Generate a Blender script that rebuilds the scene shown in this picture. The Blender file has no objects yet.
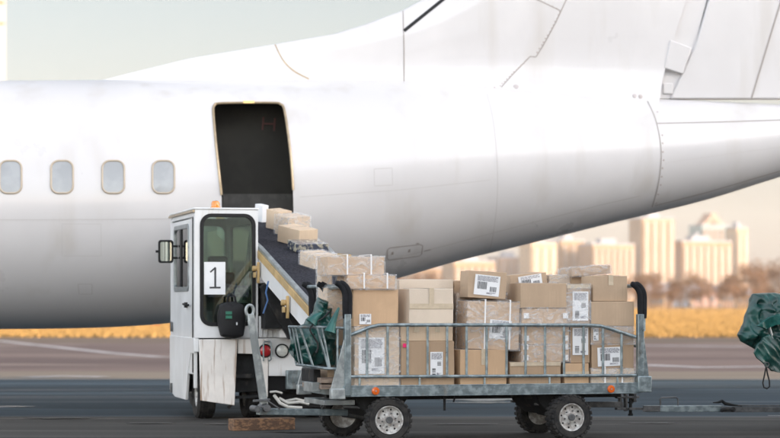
import bpy, bmesh, math, random
from mathutils import Vector, Matrix, noise
from mathutils.bvhtree import BVHTree
R = math.radians
random.seed(7)
S = bpy.context.scene
C = S.collection
FPX, HZ, CX, H = 2420.0, 302.0, 390.0, 1.29      # focal length in photo pixels, horizon row, centre column, camera height

# ------------------------------------------------------------------ helpers
def at(px, py, D):
    return Vector(((px-CX)/FPX*D, D, H-(py-HZ)/FPX*D))
def ray(px, py):
    return Vector(((px-CX)/FPX, 1.0, -(py-HZ)/FPX))

class Frame:
    """local frame of a vehicle: u to its right, v away from the camera"""
    def __init__(s, X0, Y0, yaw):
        s.X0, s.Y0, s.yaw = X0, Y0, R(yaw); s.c, s.s = math.cos(s.yaw), math.sin(s.yaw)
    def u(s, px, v=0.0):
        q = (px-CX)/FPX
        return (q*(s.Y0+s.c*v)-s.X0+s.s*v)/(s.c-q*s.s)
    def Y(s, u, v=0.0): return s.Y0+s.s*u+s.c*v
    def z(s, py, u, v=0.0): return H-(py-HZ)/FPX*s.Y(u, v)
    def p(s, px, py, v=0.0):
        u = s.u(px, v); return Vector((u, v, s.z(py, u, v)))
    def v(s, px, u=0.0):
        q = (px-CX)/FPX
        return (s.X0+s.c*u-q*(s.Y0+s.s*u))/(s.s+q*s.c)
    def world(s, P):
        return Vector((s.X0+s.c*P[0]-s.s*P[1], s.Y0+s.s*P[0]+s.c*P[1], P[2]))

class MB:
    def __init__(s): s.bm = bmesh.new()
    def box(s, lo, hi, M=None):
        lo, hi = Vector(lo), Vector(hi)
        r = bmesh.ops.create_cube(s.bm, size=1)
        c = (lo+hi)/2; d = hi-lo
        for v in r['verts']:
            v.co = Vector((v.co.x*d.x+c.x, v.co.y*d.y+c.y, v.co.z*d.z+c.z))
            if M is not None: v.co = M @ v.co
        return s
    def bar(s, a, b, w, h, up=(0, 0, 1)):
        """rectangular bar from a to b: w sideways, h along up"""
        a, b = Vector(a), Vector(b); d = (b-a); L = d.length; d.normalize()
        up = Vector(up); x = d.cross(up)
        if x.length < 1e-4: x = d.cross(Vector((0, 1, 0)))
        x.normalize(); y = x.cross(d).normalized()
        M = Matrix((x, y, d)).transposed().to_4x4(); M.translation = a
        return s.box((-w/2, -h/2, 0), (w/2, h/2, L), M)
    def cyl(s, a, b, r, n=16, r2=None, caps=True):
        a, b = Vector(a), Vector(b); d = b-a; L = d.length
        q = Vector((0, 0, 1)).rotation_difference(d.normalized())
        M = Matrix.Translation((a+b)/2) @ q.to_matrix().to_4x4()
        bmesh.ops.create_cone(s.bm, cap_ends=caps, segments=n, radius1=r, radius2=r if r2 is None else r2, depth=L, matrix=M)
        return s
    def tube(s, pts, r, n=10, closed=False, rs=None):
        pts = [Vector(p) for p in pts]; N = len(pts); rings = []
        prev = None
        for i, p in enumerate(pts):
            if closed: t = pts[(i+1) % N]-pts[i-1]
            else: t = pts[min(i+1, N-1)]-pts[max(i-1, 0)]
            if t.length < 1e-9: t = Vector((0, 0, 1))
            t.normalize()
            if prev is None:
                x = t.orthogonal().normalized()
            else:
                x = (prev-t*prev.dot(t))
                if x.length < 1e-6: x = t.orthogonal()
                x.normalize()
            prev = x; y = t.cross(x)
            rr = rs[i] if rs else r
            rings.append([s.bm.verts.new(p+(x*math.cos(2*math.pi*k/n)+y*math.sin(2*math.pi*k/n))*rr) for k in range(n)])
        M = N if closed else N-1
        for i in range(M):
            A, B = rings[i], rings[(i+1) % N]
            for k in range(n):
                s.bm.faces.new((A[k], A[(k+1) % n], B[(k+1) % n], B[k]))
        if not closed:
            s.bm.faces.new(rings[0][::-1]); s.bm.faces.new(rings[-1])
        return s
    def prism(s, pts, d):
        """closed polygon of 3D points extruded by vector d"""
        d = Vector(d); A = [s.bm.verts.new(Vector(p)) for p in pts]; B = [s.bm.verts.new(Vector(p)+d) for p in pts]
        n = len(A); s.bm.faces.new(A[::-1]); s.bm.faces.new(B)
        for i in range(n): s.bm.faces.new((A[i], A[(i+1) % n], B[(i+1) % n], B[i]))
        return s
    def ring(s, outer, inner, d):
        """plate with a hole: matching outer and inner loops, extruded by d"""
        d = Vector(d); n = len(outer)
        L = [[s.bm.verts.new(Vector(p)+o) for p in P] for P in (outer, inner) for o in (Vector((0, 0, 0)), d)]
        oa, ob, ia, ib = L
        for i in range(n):
            j = (i+1) % n
            s.bm.faces.new((oa[i], ia[i], ia[j], oa[j])); s.bm.faces.new((ob[i], ob[j], ib[j], ib[i]))
            s.bm.faces.new((oa[i], oa[j], ob[j], ob[i])); s.bm.faces.new((ia[i], ib[i], ib[j], ia[j]))
        return s
    def rev(s, prof, a, axis, n=32, dark=None):
        """lathe: prof = (radius, along) about point a and axis"""
        a = Vector(a); axis = Vector(axis).normalized(); x = axis.orthogonal().normalized(); y = axis.cross(x)
        rings = []
        for r, h in prof:
            rings.append([s.bm.verts.new(a+axis*h+(x*math.cos(2*math.pi*k/n)+y*math.sin(2*math.pi*k/n))*max(r, 1e-4)) for k in range(n)])
        for A, B in zip(rings, rings[1:]):
            for k in range(n): s.bm.faces.new((A[k], A[(k+1) % n], B[(k+1) % n], B[k]))
        return s
    def build(s, name, mat, parent=None, smooth=True, bevel=0.0, angle=35, seg=2):
        bmesh.ops.recalc_face_normals(s.bm, faces=s.bm.faces)
        me = bpy.data.meshes.new(name); s.bm.to_mesh(me); s.bm.free()
        for m in (mat if isinstance(mat, (list, tuple)) else [mat]): me.materials.append(m)
        if smooth:
            me.shade_smooth(); me.set_sharp_from_angle(angle=R(angle))
        o = bpy.data.objects.new(name, me); C.objects.link(o)
        if parent: o.parent = parent
        if bevel:
            b = o.modifiers.new('bevel', 'BEVEL'); b.width = bevel; b.segments = seg; b.limit_method = 'ANGLE'; b.angle_limit = R(40)
        return o

def empty(name, loc=(0, 0, 0), rz=0.0, rot=None):
    o = bpy.data.objects.new(name, None); o.empty_display_size = .1; C.objects.link(o)
    o.location = loc; o.rotation_euler = rot if rot else (0, 0, rz); return o
def tag(o, label=None, cat=None, group=None, kind=None):
    if label: o['label'] = label
    if cat: o['category'] = cat
    if group: o['group'] = group
    if kind: o['kind'] = kind
    return o
def copy_tree(o, parent=None):
    c = o.copy(); C.objects.link(c); c.parent = parent
    for ch in list(o.children): copy_tree(ch, c)
    return c
def rrect(x0, x1, z0, z1, r, n=6):
    """rounded rectangle loop (x,z)"""
    P = []
    for cx, cz, a0 in ((x1-r, z1-r, 0), (x0+r, z1-r, 90), (x0+r, z0+r, 180), (x1-r, z0+r, 270)):
        for k in range(n+1):
            a = R(a0+90*k/n); P.append((cx+r*math.cos(a), cz+r*math.sin(a)))
    return P
def rect_match(x0, x1, z0, z1, n=6):
    """rectangle loop with the same point count as rrect"""
    P = []
    cs = ((x1, z1), (x0, z1), (x0, z0), (x1, z0))
    for i, c in enumerate(cs):
        for k in range(n+1): P.append(c)
    # spread points a little along the edges so no edge has zero length
    Q = []
    e = 0.004
    for i, (x, z) in enumerate(cs):
        for k in range(n+1):
            t = (k-n/2)/(n/2)*e
            if i == 0: Q.append((x, z+t) if t < 0 else (x-t, z))
            if i == 1: Q.append((x-t, z) if t < 0 else (x, z-t))
            if i == 2: Q.append((x, z-t) if t < 0 else (x+t, z))
            if i == 3: Q.append((x+t, z) if t < 0 else (x, z+t))
    return Q

# ------------------------------------------------------------------ materials
def mat(name, col, rough=.5, metal=0.0, var=0.0, scale=5.0, bump=0.0, bscale=60.0, col2=None, stretch=None,
        alpha=1.0, coat=0.0, emit=None, rvar=0.0, spec=.5, mask=(.45, .6), streak=None, detail=6):
    m = bpy.data.materials.new(name); m.use_nodes = True
    nt = m.node_tree; N = nt.nodes; Lk = nt.links; b = N['Principled BSDF']
    b.inputs['Base Color'].default_value = (*col, 1); b.inputs['Roughness'].default_value = rough
    b.inputs['Metallic'].default_value = metal; b.inputs['Alpha'].default_value = alpha
    b.inputs['Coat Weight'].default_value = coat; b.inputs['Coat Roughness'].default_value = .08
    b.inputs['Specular IOR Level'].default_value = spec
    if emit:
        b.inputs['Emission Color'].default_value = (*emit[0], 1); b.inputs['Emission Strength'].default_value = emit[1]
    tc = N.new('ShaderNodeTexCoord'); src = tc.outputs['Object']
    if stretch:
        mp = N.new('ShaderNodeMapping'); mp.inputs['Scale'].default_value = stretch
        Lk.new(src, mp.inputs['Vector']); src = mp.outputs['Vector']
    if var or col2 or rvar:
        n = N.new('ShaderNodeTexNoise'); n.inputs['Scale'].default_value = scale; n.inputs['Detail'].default_value = detail
        n.inputs['Roughness'].default_value = .6
        Lk.new(src, n.inputs['Vector'])
        r = N.new('ShaderNodeValToRGB')
        r.color_ramp.elements[0].position, r.color_ramp.elements[1].position = mask
        c2 = col2 if col2 else tuple(c*(1-var) for c in col)
        r.color_ramp.elements[0].color = (*c2, 1); r.color_ramp.elements[1].color = (*col, 1)
        Lk.new(n.outputs['Fac'], r.inputs['Fac'])
        out = r.outputs['Color']
        if streak:      # run-off stains: noise squeezed downwards
            mp2 = N.new('ShaderNodeMapping'); mp2.inputs['Scale'].default_value = streak[0]
            Lk.new(tc.outputs['Object'], mp2.inputs['Vector'])
            n3 = N.new('ShaderNodeTexNoise'); n3.inputs['Scale'].default_value = 1; n3.inputs['Detail'].default_value = 4
            Lk.new(mp2.outputs['Vector'], n3.inputs['Vector'])
            r3 = N.new('ShaderNodeMapRange'); r3.inputs[1].default_value = streak[2]; r3.inputs[2].default_value = streak[3]
            Lk.new(n3.outputs['Fac'], r3.inputs[0])
            mx = N.new('ShaderNodeMix'); mx.data_type = 'RGBA'
            Lk.new(r3.outputs[0], mx.inputs['Factor']); Lk.new(out, mx.inputs['A']); mx.inputs['B'].default_value = (*streak[1], 1)
            out = mx.outputs['Result']
        Lk.new(out, b.inputs['Base Color'])
        if rvar:
            mr = N.new('ShaderNodeMapRange'); mr.inputs[1].default_value = .3; mr.inputs[2].default_value = .7
            mr.inputs[3].default_value = max(0, rough-rvar); mr.inputs[4].default_value = min(1, rough+rvar)
            Lk.new(n.outputs['Fac'], mr.inputs[0]); Lk.new(mr.outputs[0], b.inputs['Roughness'])
    if bump:
        n2 = N.new('ShaderNodeTexNoise'); n2.inputs['Scale'].default_value = bscale; n2.inputs['Detail'].default_value = 5
        Lk.new(src, n2.inputs['Vector'])
        bp = N.new('ShaderNodeBump'); bp.inputs['Strength'].default_value = bump; bp.inputs['Distance'].default_value = .01
        Lk.new(n2.outputs['Fac'], bp.inputs['Height']); Lk.new(bp.outputs['Normal'], b.inputs['Normal'])
    return m

def glass(name, tint, gloss=.12, rough=.03):
    m = bpy.data.materials.new(name); m.use_nodes = True; nt = m.node_tree; N = nt.nodes; Lk = nt.links
    N.remove(N['Principled BSDF']); o = N['Material Output']
    t = N.new('ShaderNodeBsdfTransparent'); t.inputs['Color'].default_value = (*tint, 1)
    g = N.new('ShaderNodeBsdfGlossy'); g.inputs['Roughness'].default_value = rough
    fr = N.new('ShaderNodeFresnel'); fr.inputs['IOR'].default_value = 1.5
    ad = N.new('ShaderNodeMath'); ad.operation = 'ADD'; ad.inputs[1].default_value = gloss; ad.use_clamp = True
    mx = N.new('ShaderNodeMixShader'); Lk.new(fr.outputs[0], ad.inputs[0]); Lk.new(ad.outputs[0], mx.inputs[0])
    Lk.new(t.outputs[0], mx.inputs[1]); Lk.new(g.outputs[0], mx.inputs[2]); Lk.new(mx.outputs[0], o.inputs['Surface'])
    return m

def film_mat(name):
    m = bpy.data.materials.new(name); m.use_nodes = True; nt = m.node_tree; N = nt.nodes; Lk = nt.links
    b = N['Principled BSDF']; b.inputs['Base Color'].default_value = (.82, .84, .86, 1); b.inputs['Roughness'].default_value = .22
    b.inputs['Specular IOR Level'].default_value = .8
    tc = N.new('ShaderNodeTexCoord'); mp = N.new('ShaderNodeMapping'); mp.inputs['Scale'].default_value = (9, 9, 9)
    mp.inputs['Rotation'].default_value = (.5, .6, .4)
    Lk.new(tc.outputs['Object'], mp.inputs['Vector'])
    n = N.new('ShaderNodeTexNoise'); n.inputs['Scale'].default_value = 1.6; n.inputs['Detail'].default_value = 5; n.inputs['Distortion'].default_value = 1.6
    mp.inputs['Scale'].default_value = (5, 5, 9)
    Lk.new(mp.outputs['Vector'], n.inputs['Vector'])
    mr = N.new('ShaderNodeMapRange'); mr.inputs[1].default_value = .42; mr.inputs[2].default_value = .72; mr.inputs[3].default_value = .10; mr.inputs[4].default_value = .50
    Lk.new(n.outputs['Fac'], mr.inputs[0]); Lk.new(mr.outputs[0], b.inputs['Alpha'])
    bp = N.new('ShaderNodeBump'); bp.inputs['Strength'].default_value = .5; bp.inputs['Distance'].default_value = .008
    Lk.new(n.outputs['Fac'], bp.inputs['Height']); Lk.new(bp.outputs['Normal'], b.inputs['Normal'])
    return m

M = {}
M['aircraft'] = mat('aircraft_white_paint', (.585, .575, .575), .32, coat=.25, var=.05, scale=.7, rvar=.06, streak=((2.5, 2.5, .35), (.50, .48, .46), .56, .78))
M['seam'] = mat('panel_gap', (.30, .27, .25), .6)
M['seam_soft'] = mat('panel_joint', (.46, .445, .435), .5)
M['rivet'] = mat('rivet_head', (.38, .32, .30), .5)
M['brass'] = mat('door_frame_metal', (.46, .36, .24), .35, metal=.5, var=.2, scale=8)
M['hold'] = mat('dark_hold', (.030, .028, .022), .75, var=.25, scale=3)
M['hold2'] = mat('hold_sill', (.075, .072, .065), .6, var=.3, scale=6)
M['hold_letter'] = mat('faded_red_letter', (.075, .020, .016), .6)
M['pane'] = mat('cabin_window', (.31, .325, .335), .12, coat=.5, var=.15, scale=3)
M['pane_rim'] = mat('window_rim', (.42, .35, .27), .35)
M['vwhite'] = mat('vehicle_white_paint', (.74, .75, .75), .42, var=.08, scale=2.2, rvar=.12, streak=((14, 14, 1.2), (.44, .39, .33), .62, .80), bump=.08, bscale=8)
M['vwhite2'] = mat('worn_white_plate', (.76, .73, .69), .5, var=.12, scale=3, streak=((22, 22, 1.6), (.30, .20, .13), .56, .68), bump=.15, bscale=10)
M['galv'] = mat('galvanised_steel', (.31, .37, .39), .40, metal=.6, col2=(.19, .235, .25), scale=14, rvar=.15, bump=.12, bscale=30, streak=((9, 9, 3), (.20, .17, .14), .60, .75))
M['galv_light'] = mat('light_steel', (.40, .43, .43), .4, metal=.5, col2=(.25, .275, .28), scale=9, rvar=.1, bump=.1, bscale=25)
M['dark'] = mat('dark_chassis', (.018, .019, .020), .7, spec=.3, var=.4, scale=10, bump=.2, bscale=40, streak=((8, 8, 4), (.10, .085, .07), .6, .8))
M['steel_dark'] = mat('worn_dark_steel', (.13, .135, .14), .5, metal=.4, var=.4, scale=12, bump=.15)
M['rubber'] = mat('tyre_rubber', (.016, .016, .017), .85, spec=.25, col2=(.035, .033, .031), scale=12, bump=.4, bscale=50)
M['grip'] = mat('foam_rubber', (.012, .013, .016), .8, spec=.25, var=.3, scale=20, bump=.2, bscale=80)
M['rim'] = mat('rim_paint', (.56, .56, .54), .45, col2=(.30, .28, .26), scale=22, bump=.1)
M['orange'] = mat('orange_reflector', (.62, .11, .01), .25, coat=.6)
M['amber'] = mat('amber_dome', (.60, .20, .01), .15, coat=.8)
M['red'] = mat('red_lens', (.45, .02, .025), .2, coat=.8)
M['clear'] = mat('clear_lens', (.62, .64, .60), .2, coat=.8, var=.15, scale=30)
M['yellow'] = mat('yellow_paint', (.56, .38, .16), .45, var=.25, scale=5, streak=((3, 3, 3), (.30, .20, .10), .6, .8))
M['belt'] = mat('conveyor_belt', (.009, .010, .013), .9, spec=.15, col2=(.04, .04, .05), scale=40, bump=.3, bscale=120)
M['black'] = mat('black_rubber_trim', (.010, .010, .011), .6, spec=.3)
M['seat'] = mat('seat_vinyl', (.03, .032, .035), .6)
M['teal'] = mat('teal_cloth', (.02, .15, .13), .8, var=.3)
M['purple'] = mat('purple_cloth', (.16, .11, .26), .85, col2=(.42, .38, .50), scale=30, mask=(.4, .6))
M['paper'] = mat('white_paper', (.78, .79, .80), .6, var=.05, scale=8)
M['ink'] = mat('black_ink', (.03, .03, .035), .6)
M['greyink'] = mat('grey_print', (.30, .30, .33), .6)
M['green_tag'] = mat('green_tag', (.02, .16, .10), .5)
M['pink'] = mat('pink_sticker', (.85, .02, .16), .5)
M['tape'] = mat('clear_tape', (.60, .50, .37), .22, coat=.4, var=.1, scale=20)
M['strap'] = mat('white_strap', (.80, .80, .80), .4)
M['film'] = film_mat('stretch_film')
M['glass_g'] = glass('green_glass', (.70, .79, .72), .08)
M['pale'] = mat('pale_carton', (.66, .56, .45), .6, var=.08, scale=3, bump=.1)
M['mirror'] = mat('mirror_glass', (.55, .62, .58), .05, metal=1.0)
M['wood'] = mat('old_timber', (.24, .13, .065), .75, col2=(.09, .05, .03), scale=3, stretch=(2, 14, 14), bump=.4, bscale=10)
M['pallet'] = mat('grey_board', (.36, .28, .22), .75, col2=(.20, .15, .12), scale=3, stretch=(2, 14, 14), bump=.3, bscale=10)
M['darkwrap'] = mat('printed_dark_wrap', (.05, .06, .09), .25, col2=(.45, .42, .32), scale=16, mask=(.40, .52), coat=.5, bump=.5, bscale=25)
M['hose'] = mat('white_hose', (.55, .55, .52), .5)
M['tarp'] = mat('green_tarpaulin', (.006, .066, .055), .34, col2=(.004, .036, .031), scale=7, bump=.5, bscale=11, spec=.6)
M['tarp_lining'] = mat('tarp_lining', (.014, .115, .10), .4, var=.3, scale=9, bump=.4, bscale=18)
for i, c in enumerate([(.55, .39, .255), (.42, .295, .19), (.63, .49, .35), (.47, .345, .235), (.57, .385, .235)]):
    M['card%d' % i] = mat('cardboard_%s' % 'abcde'[i], c, .78, var=.10, scale=4, bump=.10, bscale=9, streak=((60, 60, 1.5), tuple(x*.93 for x in c), .45, .6))

# ------------------------------------------------------------------ world, sun, camera
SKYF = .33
SUN_EL, SUN_AZ = 11.0, 118.0     # azimuth measured clockwise from +Y (straight ahead): behind the camera, to the right
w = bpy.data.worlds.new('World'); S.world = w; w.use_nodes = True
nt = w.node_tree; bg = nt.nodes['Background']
sky = nt.nodes.new('ShaderNodeTexSky'); sky.sky_type = 'NISHITA'; sky.sun_disc = False
sky.sun_elevation = R(SUN_EL); sky.sun_rotation = R(SUN_AZ)
sky.air_density = 1.0; sky.dust_density = 1.0; sky.ozone_density = 1.0; sky.altitude = 0
hs = nt.nodes.new('ShaderNodeHueSaturation'); hs.inputs['Saturation'].default_value = .40
nt.links.new(sky.outputs[0], hs.inputs['Color'])
# sky behind the camera is boosted as added fill, sky ahead dimmed; low air is pinkish
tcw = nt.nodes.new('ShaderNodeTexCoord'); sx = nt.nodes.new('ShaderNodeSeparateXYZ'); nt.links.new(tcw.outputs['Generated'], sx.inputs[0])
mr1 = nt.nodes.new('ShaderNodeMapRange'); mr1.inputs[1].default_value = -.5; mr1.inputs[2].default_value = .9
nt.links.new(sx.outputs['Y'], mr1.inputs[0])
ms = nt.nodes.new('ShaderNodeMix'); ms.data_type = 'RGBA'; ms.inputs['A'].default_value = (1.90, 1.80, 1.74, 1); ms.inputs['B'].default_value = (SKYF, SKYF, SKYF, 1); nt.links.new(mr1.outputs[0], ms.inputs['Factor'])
rz_ = nt.nodes.new('ShaderNodeValToRGB'); rz_.color_ramp.elements[0].position = .0; rz_.color_ramp.elements[1].position = .12
rz_.color_ramp.elements[0].color = (.93, .80, .76, 1); rz_.color_ramp.elements[1].color = (.96, .975, 1, 1); nt.links.new(sx.outputs['Z'], rz_.inputs['Fac'])
m1 = nt.nodes.new('ShaderNodeMix'); m1.data_type = 'RGBA'; m1.blend_type = 'MULTIPLY'; m1.inputs['Factor'].default_value = 1
nt.links.new(hs.outputs[0], m1.inputs['A']); nt.links.new(rz_.outputs[0], m1.inputs['B'])
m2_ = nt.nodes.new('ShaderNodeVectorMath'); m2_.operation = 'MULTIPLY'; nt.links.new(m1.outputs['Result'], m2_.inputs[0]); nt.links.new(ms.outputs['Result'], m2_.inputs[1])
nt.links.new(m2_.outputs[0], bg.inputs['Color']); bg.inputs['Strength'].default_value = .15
sl = bpy.data.lights.new('sun', 'SUN'); sl.energy = 2.0; sl.angle = R(.5); sl.color = (1, .80, .58)
so = bpy.data.objects.new('sun', sl); C.objects.link(so)
sd = Vector((math.sin(R(SUN_AZ))*math.cos(R(SUN_EL)), math.cos(R(SUN_AZ))*math.cos(R(SUN_EL)), math.sin(R(SUN_EL))))
so.rotation_euler = sd.to_track_quat('Z', 'Y').to_euler()
cam = bpy.data.cameras.new('camera'); co = bpy.data.objects.new('camera', cam); C.objects.link(co); S.camera = co
co.location = (0, 0, H); co.rotation_euler = (R(90), 0, 0)
cam.sensor_width = 36; cam.lens = 36*FPX/780; cam.shift_y = (HZ-219)/780
cam.clip_end = 9000; cam.clip_start = .5
cam.dof.use_dof = True; cam.dof.focus_distance = 22.8; cam.dof.aperture_fstop = 2.0
vs = S.view_settings; vs.view_transform = 'Standard'; vs.look = 'None'; vs.gamma = 1; vs.use_curve_mapping = False
vs.exposure = 1.92
S.cycles.use_denoising = True
S.cycles.max_bounces = 8; S.cycles.transparent_max_bounces = 16; S.cycles.volume_bounces = 0

# ------------------------------------------------------------------ ground
def sheet(name, x0, x1, y0, y1, z, m, kind='structure', nx=1):
    mb = MB(); b = mb.bm
    f = [b.verts.new((x, y, z)) for x, y in ((x0, y0), (x1, y0), (x1, y1), (x0, y1))]; b.faces.new(f)
    o = mb.build(name, m, smooth=False); tag(o, kind=kind); return o
m_ground = mat('far_ground', (.14, .10, .05), .9, var=.4, scale=.02)
m_grass = mat('dry_grass', (.29, .175, .055), .95, col2=(.245, .14, .040), scale=.35, stretch=(.12, 1, 1), detail=10, mask=(.35, .7))
def asphalt(name, c1, c2, c3, rough, streak_y, r_lo):
    m = bpy.data.materials.new(name); m.use_nodes = True; nt = m.node_tree; N = nt.nodes; L = nt.links; b = N['Principled BSDF']; b.inputs['Specular IOR Level'].default_value = .3
    tc = N.new('ShaderNodeTexCoord')
    def nz(sc, st, det=6, dist=0):
        mp = N.new('ShaderNodeMapping'); mp.inputs['Scale'].default_value = st; L.new(tc.outputs['Object'], mp.inputs['Vector'])
        n = N.new('ShaderNodeTexNoise'); n.inputs['Scale'].default_value = sc; n.inputs['Detail'].default_value = det; n.inputs['Distortion'].default_value = dist
        L.new(mp.outputs['Vector'], n.inputs['Vector']); return n
    def ramp(n, a, b_, ca, cb):
        r = N.new('ShaderNodeValToRGB'); r.color_ramp.elements[0].position = a; r.color_ramp.elements[1].position = b_
        r.color_ramp.elements[0].color = (*ca, 1); r.color_ramp.elements[1].color = (*cb, 1); L.new(n.outputs['Fac'], r.inputs['Fac']); return r
    big = ramp(nz(1, (.05, streak_y, 1), 5, .4), .38, .62, c1, c2)
    pt = nz(1, (.10, streak_y*2.3, 1), 4, .8)
    mr = N.new('ShaderNodeMapRange'); mr.inputs[1].default_value = .56; mr.inputs[2].default_value = .68; L.new(pt.outputs['Fac'], mr.inputs[0])
    mx = N.new('ShaderNodeMix'); mx.data_type = 'RGBA'; L.new(mr.outputs[0], mx.inputs['Factor']); L.new(big.outputs['Color'], mx.inputs['A']); mx.inputs['B'].default_value = (*c3, 1)
    fine = nz(60, (1, 1, 1), 8)
    fr = ramp(fine, .3, .7, (.72, .72, .72), (1.15, 1.15, 1.15))
    mu = N.new('ShaderNodeMix'); mu.data_type = 'RGBA'; mu.blend_type = 'MULTIPLY'; mu.inputs['Factor'].default_value = 1
    L.new(mx.outputs['Result'], mu.inputs['A']); L.new(fr.outputs['Color'], mu.inputs['B']); L.new(mu.outputs['Result'], b.inputs['Base Color'])
    wet = nz(1, (.07, streak_y*1.6, 1), 4, .6)
    wr = N.new('ShaderNodeMapRange'); wr.inputs[1].default_value = .56; wr.inputs[2].default_value = .70; wr.inputs[3].default_value = rough; wr.inputs[4].default_value = r_lo
    L.new(wet.outputs['Fac'], wr.inputs[0]); L.new(wr.outputs[0], b.inputs['Roughness'])
    bp = N.new('ShaderNodeBump'); bp.inputs['Strength'].default_value = .35; bp.inputs['Distance'].default_value = .004
    L.new(fine.outputs['Fac'], bp.inputs['Height']); L.new(bp.outputs['Normal'], b.inputs['Normal'])
    return m
m_apron = asphalt('shade_tinted_asphalt', (.009, .019, .027), (.024, .044, .060), (.070, .100, .118), .88, .40, .42)  # dark blue of the shaded foreground is put into the colour
m_taxi = asphalt('sun_tinted_asphalt', (.075, .050, .049), (.125, .090, .082), (.17, .135, .12), .9, .16, .75)  # warm tone of the sunlit ground is put into the colour
m_conc = asphalt('concrete_strip', (.13, .105, .082), (.17, .14, .11), (.20, .17, .14), .85, .5, .7)
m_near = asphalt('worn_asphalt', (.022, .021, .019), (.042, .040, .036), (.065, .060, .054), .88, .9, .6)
m_edge = mat('brown_verge', (.075, .045, .028), .95, var=.4, scale=.5, stretch=(.1, 1, 1))
sheet('ground', -4500, 4500, -300, 8000, -.012, m_ground)
sheet('grass_field', -700, 900, 88, 500, -.004, m_grass)
sheet('grass_verge', -700, 900, 76, 88, 0.0, m_edge)
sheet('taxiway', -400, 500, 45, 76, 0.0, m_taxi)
sheet('concrete_pavement', -400, 500, 40.6, 45, 0.0, m_conc)
sheet('apron', -400, 500, -120, 40.6, 0.0, m_apron)  # colour break at the far edge stands in for the shade boundary
def blob(name, cx, cy, rx, ry, z, m, seed, n=40, kind='structure'):
    mb = MB(); V = []
    for k in range(n):
        a = 2*math.pi*k/n; f = .75+.5*noise.noise(Vector((math.cos(a)*2, math.sin(a)*2, seed))); V.append(mb.bm.verts.new((cx+rx*f*math.cos(a), cy+ry*f*math.sin(a), z)))
    mb.bm.faces.new(V); o = mb.build(name, m, smooth=False); return tag(o, kind=kind)
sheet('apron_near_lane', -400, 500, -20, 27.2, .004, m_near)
m_wet = mat('wet_asphalt', (.05, .06, .068), .30, var=.4, scale=3, stretch=(.3, 2, 1), rvar=.12, spec=.5)
for i, (px, py, wpx, ry) in enumerate([(500, 399.5, 62, .55), (10, 407, 25, .12), (480, 403, 30, .15)]):
    D = FPX*H/(py-HZ); blob('damp_patch', (px-CX)/FPX*D, D, wpx/FPX*D*1.3, ry*1.3, .0085, m_wet, i*3.3)
m_oil = mat('oil_stain', (.010, .010, .011), .45, var=.3, scale=4)
for i, (px, py, rx, ry) in enumerate([(60, 419, .55, .16), (150, 424, .3, .1), (655, 424, .35, .12), (460, 425, .5, .1), (300, 433, .4, .15), (215, 425, .2, .12)]):
    D = FPX*H/(py-HZ); blob('oil_stain', (px-CX)/FPX*D, D, rx, ry, .0125, m_oil, i*2.1+40)
sheet('tarmac_joint', -400, 500, 40.1, 40.45, .004, mat('pale_joint', (.16, .17, .17), .8, var=.4, scale=.6, stretch=(.3, 3, 1)))
m_water = mat('river_water', (.16, .19, .22), .25, var=.1)
sheet('river', -900, 1400, 640, 900, -.008, m_water)
# dry grass blades standing on the field
gb = MB(); rg = random.Random(3)
for i in range(200000):
    D = 1/rg.uniform(1/500, 1/88.5); x = rg.uniform(-.24, .24)*D; h_ = rg.uniform(.08, .125); a = rg.uniform(0, 3.14); wd = rg.uniform(.03, .08)*(1+D/200); c_ = Vector((x, D, 0)); t_ = Vector((math.cos(a), math.sin(a), 0))*wd
    b_ = gb.bm.verts.new(c_-t_); c2_ = gb.bm.verts.new(c_+t_); d_ = gb.bm.verts.new(c_+Vector((rg.uniform(-.05, .05), rg.uniform(-.05, .05), h_))+t_*rg.uniform(.2, 1)); e_ = gb.bm.verts.new(c_-t_*.6+Vector((0, 0, h_*rg.uniform(.6, 1)))); gb.bm.faces.new((b_, c2_, d_, e_))
tag(gb.build('dry_grass_blades', m_grass, smooth=False), kind='stuff')
# painted lines on the taxiway
m_line = mat('white_road_paint', (.32, .31, .32), .7, var=.45, scale=1.2, mask=(.35, .55))
def line_strip(name, pts, wd, z=.005):
    mb = MB(); b = mb.bm; V = []
    P = []
    for px, py in pts:
        D = FPX*H/(py-HZ); P.append(Vector(((px-CX)/FPX*D, D, z)))
    for i, p in enumerate(P):
        t = (P[min(i+1, len(P)-1)]-P[max(i-1, 0)]).normalized(); n = Vector((-t.y, t.x, 0))
        V.append((b.verts.new(p-n*wd/2), b.verts.new(p+n*wd/2)))
    for a, c in zip(V, V[1:]): b.faces.new((a[0], c[0], c[1], a[1]))
    o = mb.build(name, m_line, smooth=False); return tag(o, kind='structure')
line_strip('painted_line', [(-60, 337.5), (0, 341), (50, 346.5), (110, 353), (160, 357), (215, 358.5)], .38)
line_strip('painted_line', [(25, 377.6), (60, 376.2), (105, 377.0)], .5)
line_strip('painted_line', [(640, 345.5), (690, 346.0), (745, 346.8)], .8)
line_strip('painted_line', [(640, 365), (700, 367.5), (790, 366.5)], .7, .006)
line_strip('painted_line', [(-60, 407.5), (0, 407), (8, 407.5)], .25)
line_strip('painted_line', [(768, 416), (800, 416), (840, 416.4)], .12)

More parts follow.
